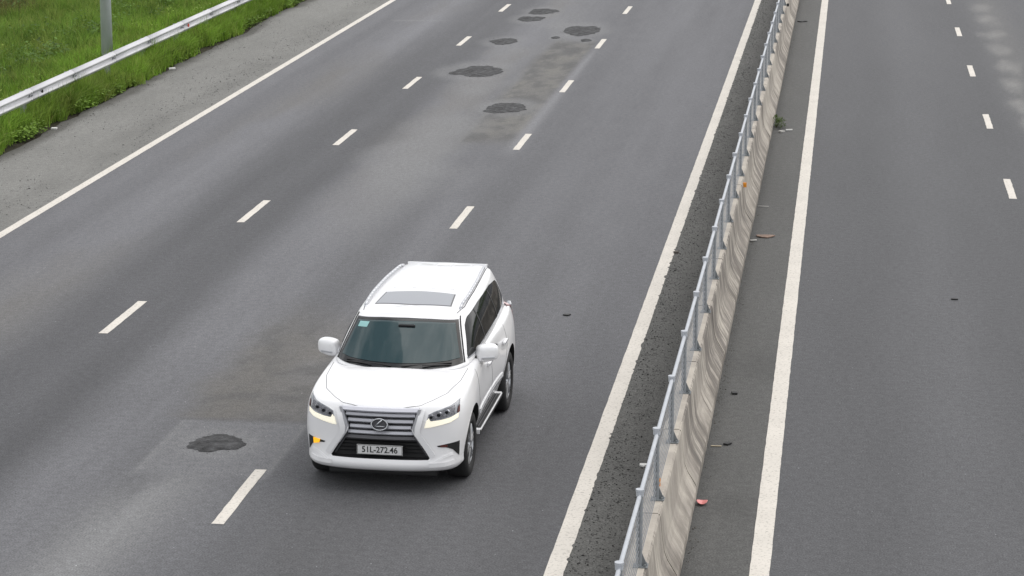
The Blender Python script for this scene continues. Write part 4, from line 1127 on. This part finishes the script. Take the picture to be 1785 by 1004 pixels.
x = -1.49+np.abs(r_.normal(0, .05, 1500)); y = 20+60*r_.random(1500)**1.2; k = r_.random(1500) < smooth(.35, .7, fbm(y*.6, y*0, 741))
pebbles('gravel', np.c_[x[k], y[k]], .004, .010, mat('kerb_grit', (.11, .10, .085), .9, var=(40, .7)), 7)
pp = []
for cx, cy, rx, ry in PATCHES[:7]:
    n_ = int(70*rx); t = r_.uniform(0, 6.283, n_); k = 1+np.abs(r_.normal(0, .18, n_)); pp.append(np.c_[cx+np.cos(t)*rx*k, cy+np.sin(t)*ry*k])
pebbles('gravel', np.concatenate(pp), .004, .010, mat('loose_tarmac', (.06, .06, .06), .9, var=(40, .5)), 6)
# ------------------------------------------------------------------ odd litter
def slab(name, pts, z, th, material, loc, rz, label, cat, bend=0.):
    n = len(pts); top = [(x, y, z+th+bend*x*x) for x, y in pts]; bot = [(x, y, z+bend*x*x) for x, y in pts]
    o = pyobj(name, top+bot, [tuple(range(n)), tuple(reversed(range(n, 2*n)))]+[(i, n+i, n+(i+1) % n, (i+1) % n) for i in range(n)], material)
    o.location = loc; o.rotation_euler.z = rz; return tag(o, label, cat)
M_pink = mat('pink_plastic', (.62, .20, .19), .45); M_wl = mat('white_litter', (.62, .62, .60), .6); M_brown = mat('brown_board', (.22, .15, .115), .8, var=(14, .3))
M_blk = mat('black_scrap', (.012, .012, .012), .6); M_tan = mat('tan_scrap', (.42, .36, .26), .7); M_lt = mat('pale_scrap', (.45, .44, .42), .7)
pk = MB(); n = 20
prf = [(0, .012), (.035, .012), (.055, .016), (.060, .026), (.052, .022), (.034, .018), (0, .018)]
vs = []; fs = []
for i in range(n):
    t = 2*math.pi*i/n
    for r, z in prf: vs.append((r*math.cos(t)*1.05, r*math.sin(t)*1.25, z+.014+.010*math.cos(t*2)*r/.06))
for i in range(n):
    for j in range(len(prf)-1):
        a_ = i*len(prf)+j; b_ = ((i+1) % n)*len(prf)+j; fs.append((a_, b_, b_+1, a_+1))
o = pyobj('plastic_lid', vs, fs, M_pink, smooth=True); o.location = (-1.42, 25.95, 0); tag(o, 'small pink plastic lid lying on the asphalt beside the barrier', 'lid')
slab('board_scrap', [(-.14, -.05), (-.06, -.10), (.02, -.13), (.09, -.07), (.165, .0), (.12, .07), (0, .10), (-.11, .07), (-.16, .02)], .006, .014, M_brown, (-1.245, 40.62, 0), .1, 'flat brown scrap of board lying between the barrier and the white line', 'scrap', .4)
slab('paper_scrap', [(-.06, -.02), (.05, -.035), (.065, .01), (.0, .04), (-.05, .03)], .004, .012, M_lt, (-1.435, 40.25, 0), .5, 'pale crumpled scrap touching the left end of the brown board', 'litter', 2)
slab('paper_scrap', [(-.075, -.035), (.07, -.02), (.085, .02), (-.05, .05)], .005, .02, M_wl, (-1.15, 51.75, 0), .3, 'white scrap of paper lying just right of the weed', 'litter', 1.5)
slab('paper_scrap', [(-.05, -.04), (.06, -.05), (.04, .05), (-.06, .04)], .005, .03, M_lt, (-1.30, 51.5, 0), .9, 'pale crumpled scrap lying in front of the weed', 'litter', 2)
slab('paper_scrap', [(-.045, -.03), (.0, -.055), (.04, -.03), (.045, .02), (.0, .05), (-.04, .03)], .005, .02, M_wl, (-2.19, 27.28, 0), .2, 'white scrap lying on dark grit beside the railing', 'litter', 3)
slab('strip_scrap', [(-.10, -.008), (.08, -.014), (.10, .008), (-.08, .016)], .004, .008, M_lt, (-1.38, 43.25, 0), .0, 'thin pale strip lying across the asphalt behind the brown board', 'litter', .5)
slab('strip_scrap', [(-.06, -.010), (.07, -.006), (.07, .014), (-.05, .014)], .004, .008, M_tan, (-1.395, 28.2, 0), .0, 'thin tan strip lying beside a black scrap near the barrier', 'litter', .5)
slab('rubber_scrap', [(-.045, -.01), (.0, -.045), (.06, .0), (.03, .05), (-.03, .03)], .004, .02, M_blk, (-1.265, 28.3, 0), .2, 'black rubber scrap lying right of the thin tan strip', 'scrap', 1)
slab('rubber_scrap', [(-.14, -.10), (.0, -.16), (.15, -.05), (.13, .10), (-.05, .15)], .004, .02, M_blk, (-1.29, 71.4, 0), .0, 'black flat scrap on the asphalt at the far end of the barrier', 'scrap', .5)
slab('rubber_scrap', [(-.035, -.035), (.03, -.05), (.04, .03), (-.02, .05)], .004, .022, M_blk, (-1.29, 30.6, 0), .4, 'small black lump lying alone between barrier and white line', 'scrap', 1)
slab('rubber_scrap', [(-.06, -.03), (.02, -.05), (.06, .02), (-.03, .045)], .004, .015, M_blk, (-3.93, 34.55, 0), .1, 'small black scrap on the lane right of the white car', 'scrap', 1)
slab('rubber_scrap', [(-.055, -.02), (.05, -.03), (.055, .02), (-.04, .03)], .004, .015, M_blk, (1.75, 36.4, 0), .1, 'small black scrap in the middle of the right carriageway', 'scrap', 1)
slab('stone', [(-.04, -.03), (.03, -.045), (.055, .0), (.02, .04), (-.03, .03)], .0, .03, mat('dark_stone', (.09, .08, .07), .9), (-2.66, 39.1, 0), .3, 'dark stone lying on the edge of the white line by the railing', 'stone', .2)
slab('paper_scrap', [(-.09, -.06), (.07, -.08), (.10, .03), (-.06, .08)], .0, .03, M_wl, (-16.70, 58.9, 0), .6, 'white scrap on the soil edge of the verge beyond the pole', 'litter', 1)
slab('paper_scrap', [(-.07, -.05), (.05, -.06), (.06, .04), (-.05, .06)], .0, .03, M_wl, (-16.68, 49.6, 0), .2, 'white scrap on the soil edge of the verge nearest the camera', 'litter', 1)
